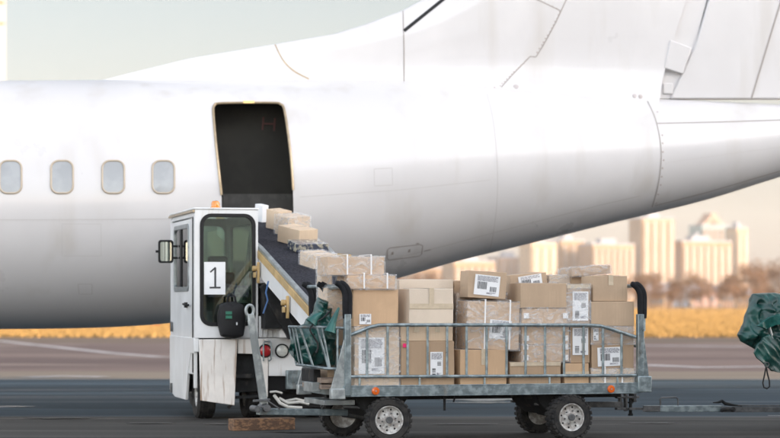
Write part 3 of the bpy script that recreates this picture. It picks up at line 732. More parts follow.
def make_cart(cart):
    # bed
    m_ = MB(); m_.box((UL, 0, ZT-.012), (UR, WD, ZT)); m_.build('deck_board', M['pallet'], cart)
    m_ = MB()
    for y0 in (0.0, WD-.05):
        m_.box((UL, y0-.002, ZB), (UR, y0+.048, ZB+.012)); m_.box((UL, y0+(-.002 if y0 == 0 else .040), ZB+.0122), (UR, y0+(.008 if y0 == 0 else .05), ZT-.014)); m_.box((UL, y0-.002, ZT-.0138), (UR, y0+.048, ZT+.003))
    for x in (UL, UR-.05): m_.box((x, .05, ZB), (x+.05, WD-.052, ZT-.0142))
    m_.build('bed_frame', M['galv'], cart, bevel=.003)
    m_ = MB()
    for k in range(5): x = UL+.3+k*(UR-UL-.6)/4; m_.box((x-.03, .05, ZB+.02), (x+.03, WD-.052, ZT-.0145))
    for yy in (.38, .78): m_.box((UL+.05, yy-.03, ZB-.045), (UR-.05, yy+.03, ZB+.019))
    m_.build('cross_member', M['dark'], cart)
    # side rails
    for yv, nm_ in ((.012, 'n'), (WD-.012, 'f')):
        rl = MB(); P0 = lambda px, py: (lambda p: Vector((p.x, yv, p.z)))(K.p(px, py, 0))
        top = [P0(351, 335), P0(356, 333), P0(364, 329.8), P0(371, 327), P0(379, 325.2), P0(390, 325), P0(480, 325), P0(590, 325.2), P0(600, 325.8), P0(608, 328), P0(622, 332.5), P0(636, 337)]
        rl.tube(top, .017, 12)
        rl.tube([P0(349, 376.8), P0(490, 376.2), P0(637, 375.3)], .015, 12)
        ro = rl.build('side_rail', M['galv'], cart)
        bl = MB()
        for px in (367.5, 388, 408, 428, 447.5, 467, 487, 507, 526, 545.5, 564.5, 584, 603.5, 622):
            yt = 325 if px < 600 else (326.5 if px < 610 else 332.5)
            if px < 370: yt = 328.2
            a, b = P0(px, yt), P0(px, 376.5); bl.cyl(a, b, .0125, 10)
        for px in (360, 420, 485, 550, 618): 
            a, b = P0(px, 377), P0(px, 387); bl.cyl(a, b, .011, 8)
        bl.build('rail_baluster', M['galv'], ro)
        # corner posts with foam grips
        for (px, lean, gus) in ((347.5, -1, 'L'), (640.5, 1, 'R')):
            ps = MB(); x = K.u(px, 0); zt = K.z(312, x); w_ = .062
            ps.box((x-.031, yv-.031, ZB+.01), (x+.031, yv+.031, zt-.02)); ps.build('corner_post', M['galv'], cart, bevel=.006)
            for off in (0, .045):
                gp = MB(); gx = x+.012+off*.9-(.03 if px < 400 else .01)
                arc = []
                for k in range(9):
                    a = R(0+k*78/8); arc.append(Vector((gx-.115+.115*math.cos(a), yv+.01*off, zt+.135+.135*math.sin(a))))
                arc = [Vector((gx, yv, zt-.06)), Vector((gx, yv, zt+.06))]+arc
                st_ = MB(); st_.tube([arc[0]+Vector((0, 0, -.12)), arc[0]+Vector((0, 0, .1))], .014, 8); so_ = st_.build('grip_tube', M['galv'], cart)
                gp.tube(arc, .026, 14, rs=[.024]+[.028]*(len(arc)-2)+[.022]); gp.build('foam_grip', M['grip'], cart)
            g2 = MB()
            if gus == 'L':
                a, b, c_, d_ = K.p(344.5, 338), K.p(331, 389), K.p(346, 396.5), K.p(346, 338)
            else:
                a, b, c_, d_ = K.p(641, 310), K.p(650.5, 384), K.p(641, 392.5), K.p(641, 310)
                b = K.p(649, 376); 
            g2.prism([Vector((p.x, yv-.012, p.z)) for p in (a, b, c_)], (0, .024, 0)); g2.build('gusset_plate', M['galv_light'] if gus == 'L' else M['galv'], cart, bevel=.004)
            if gus == 'R':
                g3 = MB(); p, q = K.p(637, 392.3), K.p(650.6, 376); g3.box((p.x, yv-.045, p.z), (q.x, yv+.06, q.z)); g3.build('corner_block', M['galv'], cart, bevel=.008)
            else:
                g3 = MB(); p, q = K.p(331, 399.5), K.p(345.2, 388.5); g3.box((p.x, yv-.03, p.z), (q.x, yv+.05, q.z)); g3.build('corner_block', M['galv_light'], cart, bevel=.008)
    # end frames
    for x, nm2 in ((K.u(347, 0), 1), (K.u(640, 0), 2)):
        ef = MB(); zt = K.z(286, x)
        ef.tube([(x-.05, .03, zt), (x-.05, WD-.03, zt)], .017, 10)
        for z in (ZT+.35, ZT+.10): ef.tube([(x, .03, z), (x, WD-.03, z)], .015, 8)
        for k in range(1, 6): ef.tube([(x-.0, WD*k/6, ZT), (x-.0, WD*k/6, ZT+.35)], .012, 8)
        ef.build('end_rail', M['galv'], cart)
    for off in (0, .035):
        v_ = .56; x = K.u(326, v_)+off; zt = K.z(317, x, v_); arc = [Vector((x, v_, zt-.02)), Vector((x, v_, zt+.12))]
        for k in range(9):
            a = R(k*78/8); arc.append(Vector((x-.10+.10*math.cos(a), v_, zt+.19+.12*math.sin(a))))
        m_ = MB(); m_.tube(arc, .026, 14); m_.build('foam_grip', M['grip'], cart)
    m_ = MB(); m_.tube([(x-.04, v_, zt+.27), (K.u(345, .05)-.05, .05, K.z(286.5, K.u(345, 0)))], .02, 10); m_.tube([(x+.03, v_-.02, zt+.26), (x+.03, v_-.02, ZT)], .018, 10); m_.build('gate_tube', M['galv_light'], cart)
    # reflectors
    for px, py in ((375.5, 391), (611, 389)):
        p = K.p(px, py, -.004); m_ = MB(); m_.rev([(0, .016), (.018, .016), (.034, .012), (.037, .004), (.037, 0)], p, (0, -1, 0), 24); oo = m_.build('side_reflector', M['orange'], cart)
        m_ = MB(); m_.cyl(p+Vector((0, -.014, 0)), p+Vector((0, -.019, 0)), .007, 10); m_.build('reflector_screw', M['galv_light'], oo)
    # wheels and axles
    for pxn, pyn, pxf, pyf, st_ in ((388, 421, 342, 425, .10), (568.5, 418.2, 537, 415, -.10)):
        n_ = K.p(pxn, pyn, .02); zc = .213; n_.z = zc; f_ = Vector((K.u(pxf, 1.22), 1.22, zc))
        wheel(cart, n_, .213, .145, .2, st_-.0, -1); wheel(cart, f_, .213, .145, .7, st_, 1)
        a = MB(); a.cyl(n_+Vector((0, .05, 0)), f_-Vector((0, .05, 0)), .028, 12); mx = (n_.x+f_.x)/2
        a.box((mx-.22, .35, ZB-.11), (mx+.22, .86, ZB-.046)); a.build('axle', M['dark'], cart)
        a = MB(); xx = n_.x
        a.prism([(xx-.26, .20, ZB-.002), (xx+.26, .20, ZB-.002), (xx+.20, .20, ZB-.09), (xx+.06, .20, ZB-.2), (xx-.1, .20, ZB-.2), (xx-.22, .20, ZB-.09)], (0, .75, 0)); a.build('axle_bracket', M['dark'], cart, bevel=.006)
        a = MB(); a.bar((mx-.3, .30, ZB-.10), (mx+.28, .30, ZB-.13), .04, .02); a.bar((mx-.3, .95, ZB-.10), (mx+.28, .95, ZB-.13), .04, .02); a.build('leaf_spring', M['steel_dark'], cart)
    # hangers under the bed
    for px, pyb, w_, ln in ((444.5, 410.5, .022, 0), (455.5, 402, .014, -.02)):
        a, b = K.p(px, 396, .1), K.p(px, pyb, .1); b.x += ln; m_ = MB(); m_.bar(a, b, w_, .01, up=(0, 1, 0)); m_.build('hanging_strap', M['black'], cart)
    # steering bar behind the front wheel up to the hitch
    m_ = MB(); a = K.p(575, 404.5, .6); b = K.p(622, 404.5, .6); m_.bar(a, b, .06, .055); m_.build('drawbar_beam', M['steel_dark'], cart, bevel=.004)
    m_ = MB()
    for px, y0, y1, w_ in ((620, 392, 407, .022), (625.5, 392, 411, .022), (634, 392, 402, .03)):
        a, b = K.p(px, y0, .6), K.p(px, y1, .6); m_.bar(a, b, w_, .06, up=(0, 1, 0))
    m_.box(K.p(617, 398.5, .57), K.p(637, 395.8, .63)); m_.box(K.p(617, 410, .57), K.p(628, 407.4, .63))
    m_.build('hitch_bracket', M['steel_dark'], cart, bevel=.003)
    m_ = MB(); a = K.p(630.5, 393, .6); b = K.p(630.5, 413.6, .6); m_.cyl(a, b, .016, 12); m_.cyl(b, b-Vector((0, 0, .02)), .024, 12); m_.cyl(a+Vector((0, 0, -.1)), a+Vector((0, 0, -.085)), .028, 12); m_.build('hitch_pin', M['dark'], cart)
    # the coupling end on the left: channels, box beam, wire basket for the tarpaulin
    m_ = MB(); a = K.p(321, 405, .35); b = K.p(352, 399.5, .35); m_.box((a.x, .25, a.z), (b.x, .95, b.z)); m_.build('end_channel', M['galv_light'], cart, bevel=.004)
    for py0, py1 in ((383, 377.5), (389, 384.2)):
        a = K.p(319, py0, .3); b = K.p(339, py1, .3); m_ = MB(); m_.box((a.x, .22, a.z), (b.x, WD-.3, b.z)); m_.build('bumper_plank', M['pallet'], cart, bevel=.003)
    m_ = MB(); a = K.p(310.5, 392, .35); b = K.p(320, 382, .35); m_.box((a.x, .3, a.z), (b.x, .6, b.z)); m_.build('light_box', M['galv_light'], cart, bevel=.005)
    m_ = MB(); a = K.p(312, 382, .42); b = K.p(319, 369, .42); m_.box((a.x, .36, a.z), (b.x, .8, b.z)); m_.build('rubber_buffer', M['dark'], cart, bevel=.008)
    bs = MB(); V = .02
    def q(px, py, v=V): return K.p(px, py, v)
    bs.tube([q(344, 328), q(320, 327), q(298.5, 327)], .013, 10)
    bs.tube([q(343, 369), q(325, 368.5), q(306, 365.5)], .012, 10)
    for a, b in (((337.5, 327.5), (337.5, 369)), ((317, 327.5), (329, 369)), ((300, 327.5), (313, 366)), ((322, 327.5), (330, 369))): bs.tube([q(*a), q(*b)], .011, 8)
    fa, fb_ = q(298.5, 327), q(306, 365.5)
    for P in (fa, fb_): bs.tube([P, P+Vector((0, .34, 0))], .012, 8)
    bs.tube([fa+Vector((0, .34, 0)), fb_+Vector((0, .34, 0))], .011, 8); bs.tube([fa+Vector((0, .34, 0)), q(344, 328)+Vector((0, .34, 0))], .012, 8); bs.tube([fb_+Vector((0, .34, 0)), q(343, 369)+Vector((0, .34, 0))], .012, 8)
    for k in range(1, 3): bs.tube([fb_+Vector((0, .34*k/3, 0)), q(343, 369)+Vector((0, .34*k/3, 0))], .008, 6); bs.tube([fa+Vector((0, .34*k/3, 0)), fb_+Vector((0, .34*k/3, 0))], .009, 6)
    bs.build('end_basket', M['galv'], cart)
make_cart(cart)
# second cart, mostly outside the frame on the right, shares every part
SH = K.u(850, 0)-K.u(345, 0)
cart2 = copy_tree(cart)
for ch in list(cart2.children):
    if ch.name.startswith('end_basket'): bpy.data.objects.remove(ch)
tag(cart2, 'second baggage cart at the right edge, its steel drawbar hitched to the loaded cart', 'baggage cart')
cart['group'] = cart2['group'] = 'baggage carts in the train'
cart2.location = K.world((SH, 0, 0))
# folded draw gear of the first cart
m_ = MB(); a, b = K.p(263.5, 404, .30), K.p(250.5, 314, .30)
m_.bar(a, b, .062, .05, up=(0, 1, 0)); m_.build('folded_drawbar', M['galv_light'], cart, bevel=.006)
m_ = MB(); a2 = K.p(256.8, 360, .27); m_.bar(a+Vector((-.028, -.03, 0)), b+Vector((-.028, -.03, -.06)), .012, .012, up=(0, 1, 0)); m_.bar(a+Vector((.03, -.03, 0)), b+Vector((.03, -.03, -.06)), .012, .012, up=(0, 1, 0)); m_.build('drawbar_edge', M['galv_light'], cart)
m_ = MB(); c0 = K.p(249.8, 310.5, .30); pts = [c0+Vector((.036*math.cos(R(t)), 0, .05*math.sin(R(t)))) for t in range(0, 360, 24)]; m_.tube(pts, .015, 10, closed=True); m_.build('towing_eye', M['galv_light'], cart)
m_ = MB(); a, b = K.p(258, 411.5, .30), K.p(346, 412.5, .45); m_.bar(a, b, .09, .06); m_.build('drawbar', M['galv'], cart, bevel=.005)
m_ = MB(); a = K.p(257, 409, .24); m_.cyl(a+Vector((0, -.03, 0)), a+Vector((0, .18, 0)), .03, 14); b = K.p(266, 408, .24); m_.cyl(b+Vector((0, -.05, 0)), b+Vector((0, .2, 0)), .035, 14)
m_.bar(K.p(253, 401, .26), K.p(270, 399.5, .26), .03, .02); m_.bar(K.p(268, 401, .24), K.p(280, 409, .24), .02, .012); m_.build('drawbar_hinge', M['steel_dark'], cart, bevel=.003)
# horizontal drawbar of the second cart (local to cart2)
def k2(px, py, v): p = K.p(px, py, v); p.x -= SH; return p
V6 = .55
m_ = MB(); a, b = k2(645, 408.8, V6), k2(722, 408.6, V6); m_.bar(a, b, .08, .062); m_.build('drawbar', M['galv'], cart2, bevel=.004)
m_ = MB(); a, b = k2(720, 409.4, V6-.02), k2(872, 409.6, V6-.02); m_.bar(a, b, .07, .052); m_.bar(k2(736, 405.4, V6), k2(790, 405.6, V6), .05, .012); m_.build('drawbar_sleeve', M['steel_dark'], cart2, bevel=.004)
m_ = MB(); m_.bar(k2(643, 408.6, V6-.046), k2(660, 408.6, V6-.046), .01, .055, up=(0, 0, 1)); m_.bar(k2(629, 408.8, V6), k2(646, 408.6, V6), .03, .022); m_.build('towing_eye', M['steel_dark'], cart2)
m_ = MB(); P = [k2(660.5, 405.5, V6), k2(660.3, 399, V6), k2(661.5, 397.6, V6), k2(676, 397.4, V6), k2(677.8, 398.8, V6), k2(678, 405.5, V6)]; m_.tube(P, .009, 8); m_.build('carry_handle', M['steel_dark'], cart2)
m_ = MB(); m_.tube([k2(713, 402.6, V6-.06), k2(718, 402.4, V6-.06), k2(722, 401, V6-.06), k2(725, 403.5, V6-.06), k2(734, 405.2, V6-.06), k2(742, 406, V6-.06)], .012, 8, rs=[.005, .010, .016, .018, .010, .005])
m_.cyl(k2(733, 409.5, V6-.10), k2(733, 409.5, V6), .026, 14); m_.cyl(k2(722, 410.5, V6-.09), k2(722, 410.5, V6), .018, 12); m_.tube([k2(721, 410, V6-.08), k2(727, 409, V6-.1), k2(733, 409.5, V6-.1)], .014, 8); m_.build('release_lever', M['dark'], cart2)

m_ = MB(); m_.tube([k2(768, 322, .02), k2(777, 354, .02), k2(781, 366, .02)], .013, 8); m_.tube([k2(768, 322, .02), k2(850, 324, .02)], .013, 8); m_.tube([k2(781, 366, .02), k2(850, 368, .02)], .012, 8)
m_.tube([k2(768, 322, .02)+Vector((0, .3, 0)), k2(850, 324, .02)+Vector((0, .3, 0))], .012, 8); m_.build('end_basket', M['galv_light'], cart2)
# ------------------------------------------------------------------ boxes on the first cart (pixel rectangles give each one its size; every one stands on the deck or on a box below)
B = lambda *a, **k: carton(K, *a, **k)
D0 = 385.6
B(354.5, 399.5, 326.5, D0, .06, .40, 'large film-wrapped box with big white document, bottom left corner of the cart', lab=(.08, .66, .20, .82), wrap=True, card=2)
B(353, 398.5, 289, 326.5, .06, .38, 'plain brown box with small square label, above the big film-wrapped box', lab=(.13, .39, .06, .34), card=4)
B(347.5, 395.5, 275, 289, .04, .36, 'flat film-wrapped box with two white straps, second from top of the left stack', wrap=True, straps=(.33, .82), card=4)
B(327, 384.5, 256.5, 275, .08, .34, 'flat strapped film-wrapped box, topmost of the left stack', wrap=True, straps=(.34, .76), card=0)
B(401, 454.5, 341, D0, .05, .42, 'olive brown box with pink sticker and tall shipping label behind the rail', lab=(.54, .78, .20, .76), sticker=(.06, .91), card=1)
B(400.5, 453, 325, 341, .08, .40, 'flat taped box under the pale box and above the pink sticker box', tape=[.3, .7], card=2)
B(406, 453.5, 288.5, 325, .07, .34, 'pale box wrapped in wide clear tape, standing in front of a bigger carton', tape=['h', .5], matl=M['pale'], extra=5)
B(399, 453.5, 279.3, 328, .44, .30, 'big pale carton standing behind the tape-wrapped box', matl=M['pale'])
B(399, 453.5, 328, D0, .50, .30, 'brown carton hidden low behind the pink sticker box', card=1)
B(454, 466, 280.5, D0, .55, .30, 'narrow dark brown carton in the gap beside the big pale carton', card=1)
B(460, 507, 349.5, D0, .05, .40, 'bright brown box at the cart bottom under the large leaning parcel', card=4, tape=[.5])
B(457, 519, 293, 352, .42, .34, 'tall film-wrapped carton standing behind the large leaning parcel', card=3, wrap=True)
B(461, 519, 352, D0, .50, .34, 'brown carton low in the back row behind the bright brown box', card=3)
B(466.5, 519, 301.5, 349.5, .08, .30, 'large leaning film-wrapped parcel with white straps and shipping label', card=0, wrap=True, straps=(.32, .80), lab=(.42, .84, .22, .62, 3), roll=1.6)
B(467.5, 507, 272.5, 299.5, .12, .28, 'tilted box with big label on top of the large leaning parcel', card=3, lab=(.16, .82, .10, .86, 3), roll=3.0, extra=-3, dz=.012)
B(509.5, 561, 362, D0, .05, .40, 'low brown box at the cart bottom right of the bright brown box', card=1, tape=['top'])
B(521.5, 569.5, 344.5, 362, .06, .38, 'flat film-wrapped box with white tape, second from the bottom near the middle', card=0, wrap=True, corner=True)
B(522, 569.5, 308, 344.5, .06, .38, 'film-wrapped box with white tape patches at its corners, behind the rail', card=0, wrap=True, corner=True)
B(520.5, 567, 283, 308, .05, .36, 'plain brown box with clean front, above the box with white tape patches', card=3)
B(510, 560, 308, 362, .52, .3, 'back row carton behind the box with white tape patches', card=3)
B(510, 560, 362, D0, .52, .3, 'lowest back row carton near the middle of the cart', card=1)
B(512, 549, 276.5, 308, .50, .34, 'tilted carton with white label peeking out behind the plain brown box', card=3, roll=-5, lab=(.22, .86, .58, .95, -4), dz=.03)
B(549, 583, 275, 310, .60, .3, 'film-wrapped carton peeking out between two stacks in the back row', card=2, wrap=True)
B(549, 583, 310, D0, .62, .3, 'tall back row carton under the film-wrapped one', card=3)
B(564.5, 589, 363, D0, .05, .38, 'small brown box with printed lower band under the tall labelled pair', card=4, tape=['h'])
B(570, 590, 326.5, 363, .07, .34, 'narrow box covered by a long white shipping label, lower of the tall labelled pair', card=1, lab=(.10, .90, .22, .97))
B(566.5, 590, 284.5, 326.5, .06, .34, 'narrow upright box with white label, upper of the tall labelled pair', card=1, wrap=True, lab=(.24, .92, .14, .84), tape=['top'])
B(591, 634.5, 368.5, D0, .05, .40, 'flat film-wrapped box with white straps, at the bottom right end of the cart', card=2, wrap=True, straps=(.3, .7))
B(591.5, 634, 344, 368.5, .06, .38, 'box with torn white barcode label behind the rail, bottom right stack', card=1, lab=(.13, .70, .10, .88, -2))
B(591, 634, 326, 344, .06, .38, 'film-wrapped box with small label, third up in the right end stack', card=1, wrap=True, lab=(.04, .16, .2, .9))
B(591, 634.5, 301.2, 326, .05, .40, 'wide plain brown box in the right end stack, one below the top', card=3)
B(593.5, 629, 275.5, 301.2, .10, .36, 'taped brown box turned slightly, top of the right end stack', card=3, tape=[.52], extra=-4)
B(571, 612, 276, 302, .56, .32, 'carton standing behind the top box of the right end stack', card=1)
B(571, 612, 302, D0, .56, .32, 'tall back row carton at the right end', card=3)
B(572, 611, 268.5, 276.5, .50, .34, 'flat crooked parcel lying on the back row near the right end', card=1, roll=-5, wrap=True, dz=.02)
B(321, 332, 262.5, 285, .62, .16, 'small white film-wrapped packet at the far left of the load', card=2, wrap=True)
B(322, 333, 285, D0, .62, .16, 'tall film-wrapped carton behind the green tarpaulin', card=2, wrap=True)
B(327, 345.5, 287.5, 330, .40, .30, 'film-wrapped white packet between the two black foam grips', card=2, wrap=True)
B(327, 345.5, 330, D0, .40, .30, 'brown carton low behind the left corner post', card=3)

# ------------------------------------------------------------------ belt loader
Lf = Frame(-2.12, 26.3, 12.6)
ld = tag(root_at(Lf, 'belt_loader'), 'white belt loader truck with a small cab numbered 1 and yellow-edged conveyor', 'belt loader')
q = Lf.p
CW = Lf.u(258, 0); ZR = Lf.z(209.5, 0); ZL = Lf.z(338, 0); CD = 2.05
def rp(px, py): p = q(px, py, 0); return p.x, p.z
# rear wall of the cab with its rounded window
x0, z1 = rp(201.5, 215); x1, z0 = rp(254, 324.5)
XW0, XW1, ZW0, ZW1 = x0, x1, z0, z1
inn = rrect(x0, x1, z0, z1, .11); out = rect_match(.0, CW, ZL, ZR)
m_ = MB(); m_.ring([(x, 0, z) for x, z in out], [(x, 0, z) for x, z in inn], (0, .045, 0)); m_.build('cab_rear_wall', M['vwhite'], ld, bevel=.006)
o_, i_ = rrect(x0-.018, x1+.018, z0-.018, z1+.018, .125), rrect(x0+.022, x1-.022, z0+.022, z1-.022, .09)
m_ = MB(); m_.ring([(x, -.012, z) for x, z in o_], [(x, -.012, z) for x, z in i_], (0, .035, 0)); rw = m_.build('rear_window_seal', M['black'], ld, bevel=.004)
m_ = MB(); m_.prism([(x, .012, z) for x, z in i_], (0, .006, 0)); m_.build('rear_window_glass', M['glass_g'], rw)
# front wall + windscreen
i2 = rrect(.08, CW-.06, 1.25, ZR-.12, .08); m_ = MB(); m_.ring([(x, CD-.045, z) for x, z in rect_match(0, CW, .45, ZR-.03)], [(x, CD-.045, z) for x, z in i2], (0, .04, 0)); m_.build('cab_front_wall', M['vwhite'], ld)
m_ = MB(); m_.prism([(x, CD-.03, z) for x, z in i2], (0, .006, 0)); m_.build('windscreen', M['glass_g'], ld)
# right wall (with window) and left wall with the door
def side_wall(xp, th, name, win, m, par, v0, v1, z0_, z1_):
    i3 = rrect(win[0], win[1], win[2], win[3], .06); o3 = rect_match(v0, v1, z0_, z1_)
    b = MB(); b.ring([(xp, y, z) for y, z in o3], [(xp, y, z) for y, z in i3], (th, 0, 0)); w_ = b.build(name, m, par, bevel=.005); return w_, i3
side_wall(CW-.04, .038, 'cab_right_wall', (.25, 1.75, 1.35, ZR-.14), M['vwhite'], ld, .047, CD-.047, ZL, ZR-.002)
b = MB(); b.prism([(CW-.02, y, z) for y, z in rrect(.25, 1.75, 1.35, ZR-.14, .06)], (.005, 0, 0)); b.build('side_glass', M['glass_g'], ld)
VW0, VW1 = Lf.v(188.5), Lf.v(175)
zwt, zwb = H-(229-HZ)/FPX*Lf.Y(0, .9), H-(287-HZ)/FPX*Lf.Y(0, .9)
VD0 = .20
wl_, i3 = side_wall(.0, .035, 'cab_door', (VW0, VW1, zwb, zwt), M['vwhite'], ld, VD0, CD-.10, .50, ZR-.09)
o3 = rrect(VW0-.05, VW1+.05, zwb-.05, zwt+.05, .09)
m_ = MB(); m_.ring([(-.012, y, z) for y, z in o3], [(-.012, y, z) for y, z in i3], (.03, 0, 0)); m_.build('door_window_frame', M['galv_light'], wl_, bevel=.004)
m_ = MB(); m_.prism([(.004, y, z) for y, z in i3], (.005, 0, 0)); m_.build('door_window_glass', M['glass_g'], wl_)
m_ = MB(); vm = (VW0*.45+VW1*.55); m_.box((-.006, vm-.06, zwb), (.02, vm+.06, zwt)); m_.build('window_slider_bar', M['black'], wl_)
m_ = MB(); zh = H-(305-HZ)/FPX*Lf.Y(0, .4); m_.tube([(-.03, .30, zh), (-.045, .34, zh), (-.045, .62, zh+.01)], .012, 8); m_.box((-.03, .58, zh-.03), (0, .66, zh+.03)); m_.build('door_handle', M['dark'], wl_)
m_ = MB(); m_.box((0, .046, .35), (.035, .12, ZR-.002)); m_.box((0, CD-.10, .35), (.035, CD-.047, ZR-.05)); m_.box((0, .12, ZR-.075), (.035, CD-.10, ZR-.002)); m_.build('cab_pillar', M['vwhite'], ld, bevel=.006)
m_ = MB(); m_.box((-.004, .124, .52), (.02, .196, ZR-.08)); m_.build('door_seal', M['black'], ld)
# roof with gutter
m_ = MB(); m_.box((-.015, -.01, ZR+.0), (CW+.012, CD+.01, ZR+.022)); m_.build('cab_roof', M['vwhite'], ld, bevel=.01)
m_ = MB(); m_.box((-.024, .0, ZR-.028), (-.002, CD, ZR-.004)); m_.build('roof_gutter', M['brass'], ld, bevel=.003)
# beacon
p = q(215.5, 208, .25); p.z = ZR+.022; m_ = MB(); m_.rev([(.058, 0), (.058, .012), (.05, .02)], p, (0, 0, 1), 24); m_.rev([(.048, .02), (.048, .06), (.036, .082), (0, .088)], p, (0, 0, 1), 24)
m_.build('warning_beacon', M['amber'], ld)
# number sheet in the window
m_ = MB(); a, b = q(204, 294.5, .004), q(225.3, 262, .004); m_.box((a.x, -.002, a.z), (b.x, .004, b.z)); ns = m_.build('number_sheet', M['paper'], ld, smooth=False)
m_ = MB(); pc = lambda px, py: Vector((q(px, py, 0).x, -.0035, q(px, py, 0).z))
st_ = .021; m_.bar(pc(215.2, 287.6), pc(215.2, 267.5), st_, .002, up=(0, 1, 0)); m_.bar(pc(209.5, 287.6), pc(220.6, 287.6), st_*.9, .0022, up=(0, 1, 0)); m_.bar(pc(210.2, 272.2), pc(215.6, 267.4), st_*.85, .0018, up=(0, 1, 0)); m_.build('digit_one', M['ink'], ns, smooth=False)
# cab inside
m_ = MB(); m_.box((.14, .55, .95), (.52, 1.0, 1.07)); m_.box((.14, .50, 1.07), (.52, .60, 1.62)); m_.box((.22, .51, 1.64), (.44, .58, 1.80)); m_.build('driver_seat', M['seat'], ld, bevel=.03, seg=3)
m_ = MB(); m_.box((.04, 1.55, .6), (CW-.05, 1.95, 1.22)); m_.build('dashboard', M['seat'], ld, bevel=.03)
m_ = MB(); c0 = Vector((.33, 1.38, 1.36)); m_.tube([c0+Vector((.17*math.cos(R(t)), .08*math.sin(R(t)), .14*math.sin(R(t)))) for t in range(0, 360, 15)], .014, 8, closed=True); m_.bar(c0, c0+Vector((0, .25, -.2)), .03, .03); m_.build('steering_wheel', M['black'], ld)
m_ = noise_box(.42, .10, .14, 8, .03, 5); pu = m_.build('folded_cloth', M['purple'], ld, angle=60); pu.location = q(228, 297, .12)
m_ = MB(); m_.prism([q(243, 300, .5), q(246, 262, .5), q(251, 215, .5), q(254, 215, .5), q(254, 300, .5)], (0, .03, 0)); m_.build('cab_curtain', M['galv'], ld)
m_ = MB(); m_.box((.05, .05, .46), (CW-.05, CD-.06, .50)); m_.build('cab_floor', M['dark'], ld)
m_ = MB(); m_.box((.04, .048, ZL+.0), (CW-.042, .09, ZL+.38)); m_.build('cab_trim', M['seat'], ld)
# hanging bag on the rear
p0 = q(231.5, 336, -.10); m_ = noise_box(.245, .17, .34, 10, .012, 9, 0, .03); bag = m_.build('hanging_bag', M['black'], ld, angle=60, bevel=.02); bag.location = p0
m_ = MB(); m_.tube([p0+Vector((-.05, 0, .33)), p0+Vector((-.04, .0, .42)), p0+Vector((0, .05, .46)), p0+Vector((.04, 0, .42)), p0+Vector((.05, 0, .33))], .012, 8); m_.build('bag_strap', M['grip'], bag).location = -p0
for k in range(2):
    m_ = MB(); m_.box((-.080, -.128, .235-k*.045), (-.015, -.096, .268-k*.045)); m_.build('green_patch', M['green_tag'], bag)
m_ = MB(); m_.box((.035, -.125, .12), (.045, -.095, .15)); m_.build('zip_pull', M['paper'], bag)
# mirror
m_ = MB(); a = Vector((q(158.5, 262.5, 0).x, 0, 0))
MF = Frame(Lf.X0, Lf.Y0, 12.6); vm_ = 1.35
a, b = q(158.5, 263, vm_), q(173.5, 240, vm_)
m_.ring([(x, vm_, z) for x, z in rrect(a.x, b.x, a.z, b.z, .03)], [(x, vm_, z) for x, z in rrect(a.x+.022, b.x-.022, a.z+.022, b.z-.022, .02)], (0, .04, 0)); mo = m_.build('wing_mirror', M['black'], ld, bevel=.006)
m_ = MB(); m_.box((a.x+.015, vm_+.012, a.z+.015), (b.x-.015, vm_+.03, b.z-.015)); m_.build('mirror_glass', M['mirror'], mo)
m_ = MB(); m_.tube([(b.x-.02, vm_+.05, b.z-.07), (.0, vm_+.05, b.z-.07)], .012, 8); m_.tube([(b.x-.02, vm_+.05, a.z+.06), (.0, vm_+.05, a.z+.06)], .012, 8); m_.tube([(a.x, vm_+.02, (a.z+b.z)/2), (a.x-.03, vm_+.02, (a.z+b.z)/2)], .014, 8); m_.build('mirror_arm', M['dark'], mo)
# lower cab body: plates with the wheel openings
def plate(name, pts, v, th, m, bevel=.006):
    b = MB(); b.prism([q(px, py, v) for px, py in pts], (0, th, 0)); return b.build(name, m, ld, bevel=bevel)
plate('hinged_cover_plate', [(199, 339.5), (237.5, 339), (234.5, 405.5), (200.5, 400.5)], -.05, .02, M['vwhite2'])
plate('cover_frame', [(237.9, 339), (268, 339), (268, 397), (259, 397), (258, 358), (256, 354), (238, 353.5)], -.015, .03, M['vwhite2'])
plate('lower_sill_plate', [(194, 338.6), (199, 338.6), (199, 352), (194, 352)], -.012, .03, M['vwhite'])
m_ = MB()      # left skirt with its wheel opening, along the side
sk = [(.0, .045, ZL), (.0, .045, ZL-.17), (.0, .30, ZL-.17), (.0, .55, ZL-.42), (.0, .70, .20), (.0, 1.6, .20), (.0, CD, .26), (.0, CD, ZL)]
m_.prism([Vector(p)+Vector((-.008, 0, 0)) for p in sk], (.03, 0, 0)); m_.build('side_skirt', M['vwhite'], ld, bevel=.005)
for z_h in (.24, .95):
    m_ = MB(); m_.box((-.03, 1.80, z_h), (-.008, 1.86, z_h+.11)); m_.build('skirt_hinge', M['steel_dark'], ld)
m_ = MB(); m_.box((.06, .15, .30), (1.55, .30, ZL-.02)); m_.box((.06, .3, .42), (1.5, 1.9, .52)); m_.box((.75, 1.9, .42), (1.5, 4.2, .52)); m_.box((.02, 1.0, .28), (CW, 1.9, .42)); m_.build('chassis', M['dark'], ld, bevel=.01)
m_ = MB(); m_.tube([q(229, 399, .1), q(231, 405, .1), q(228, 408, .1)], .02, 8); m_.bar(q(222, 398, .15), q(262, 396, .15), .05, .03); m_.box((.35, .1, .22), (.40, .2, .34)); m_.build('step_bracket', M['dark'], ld)
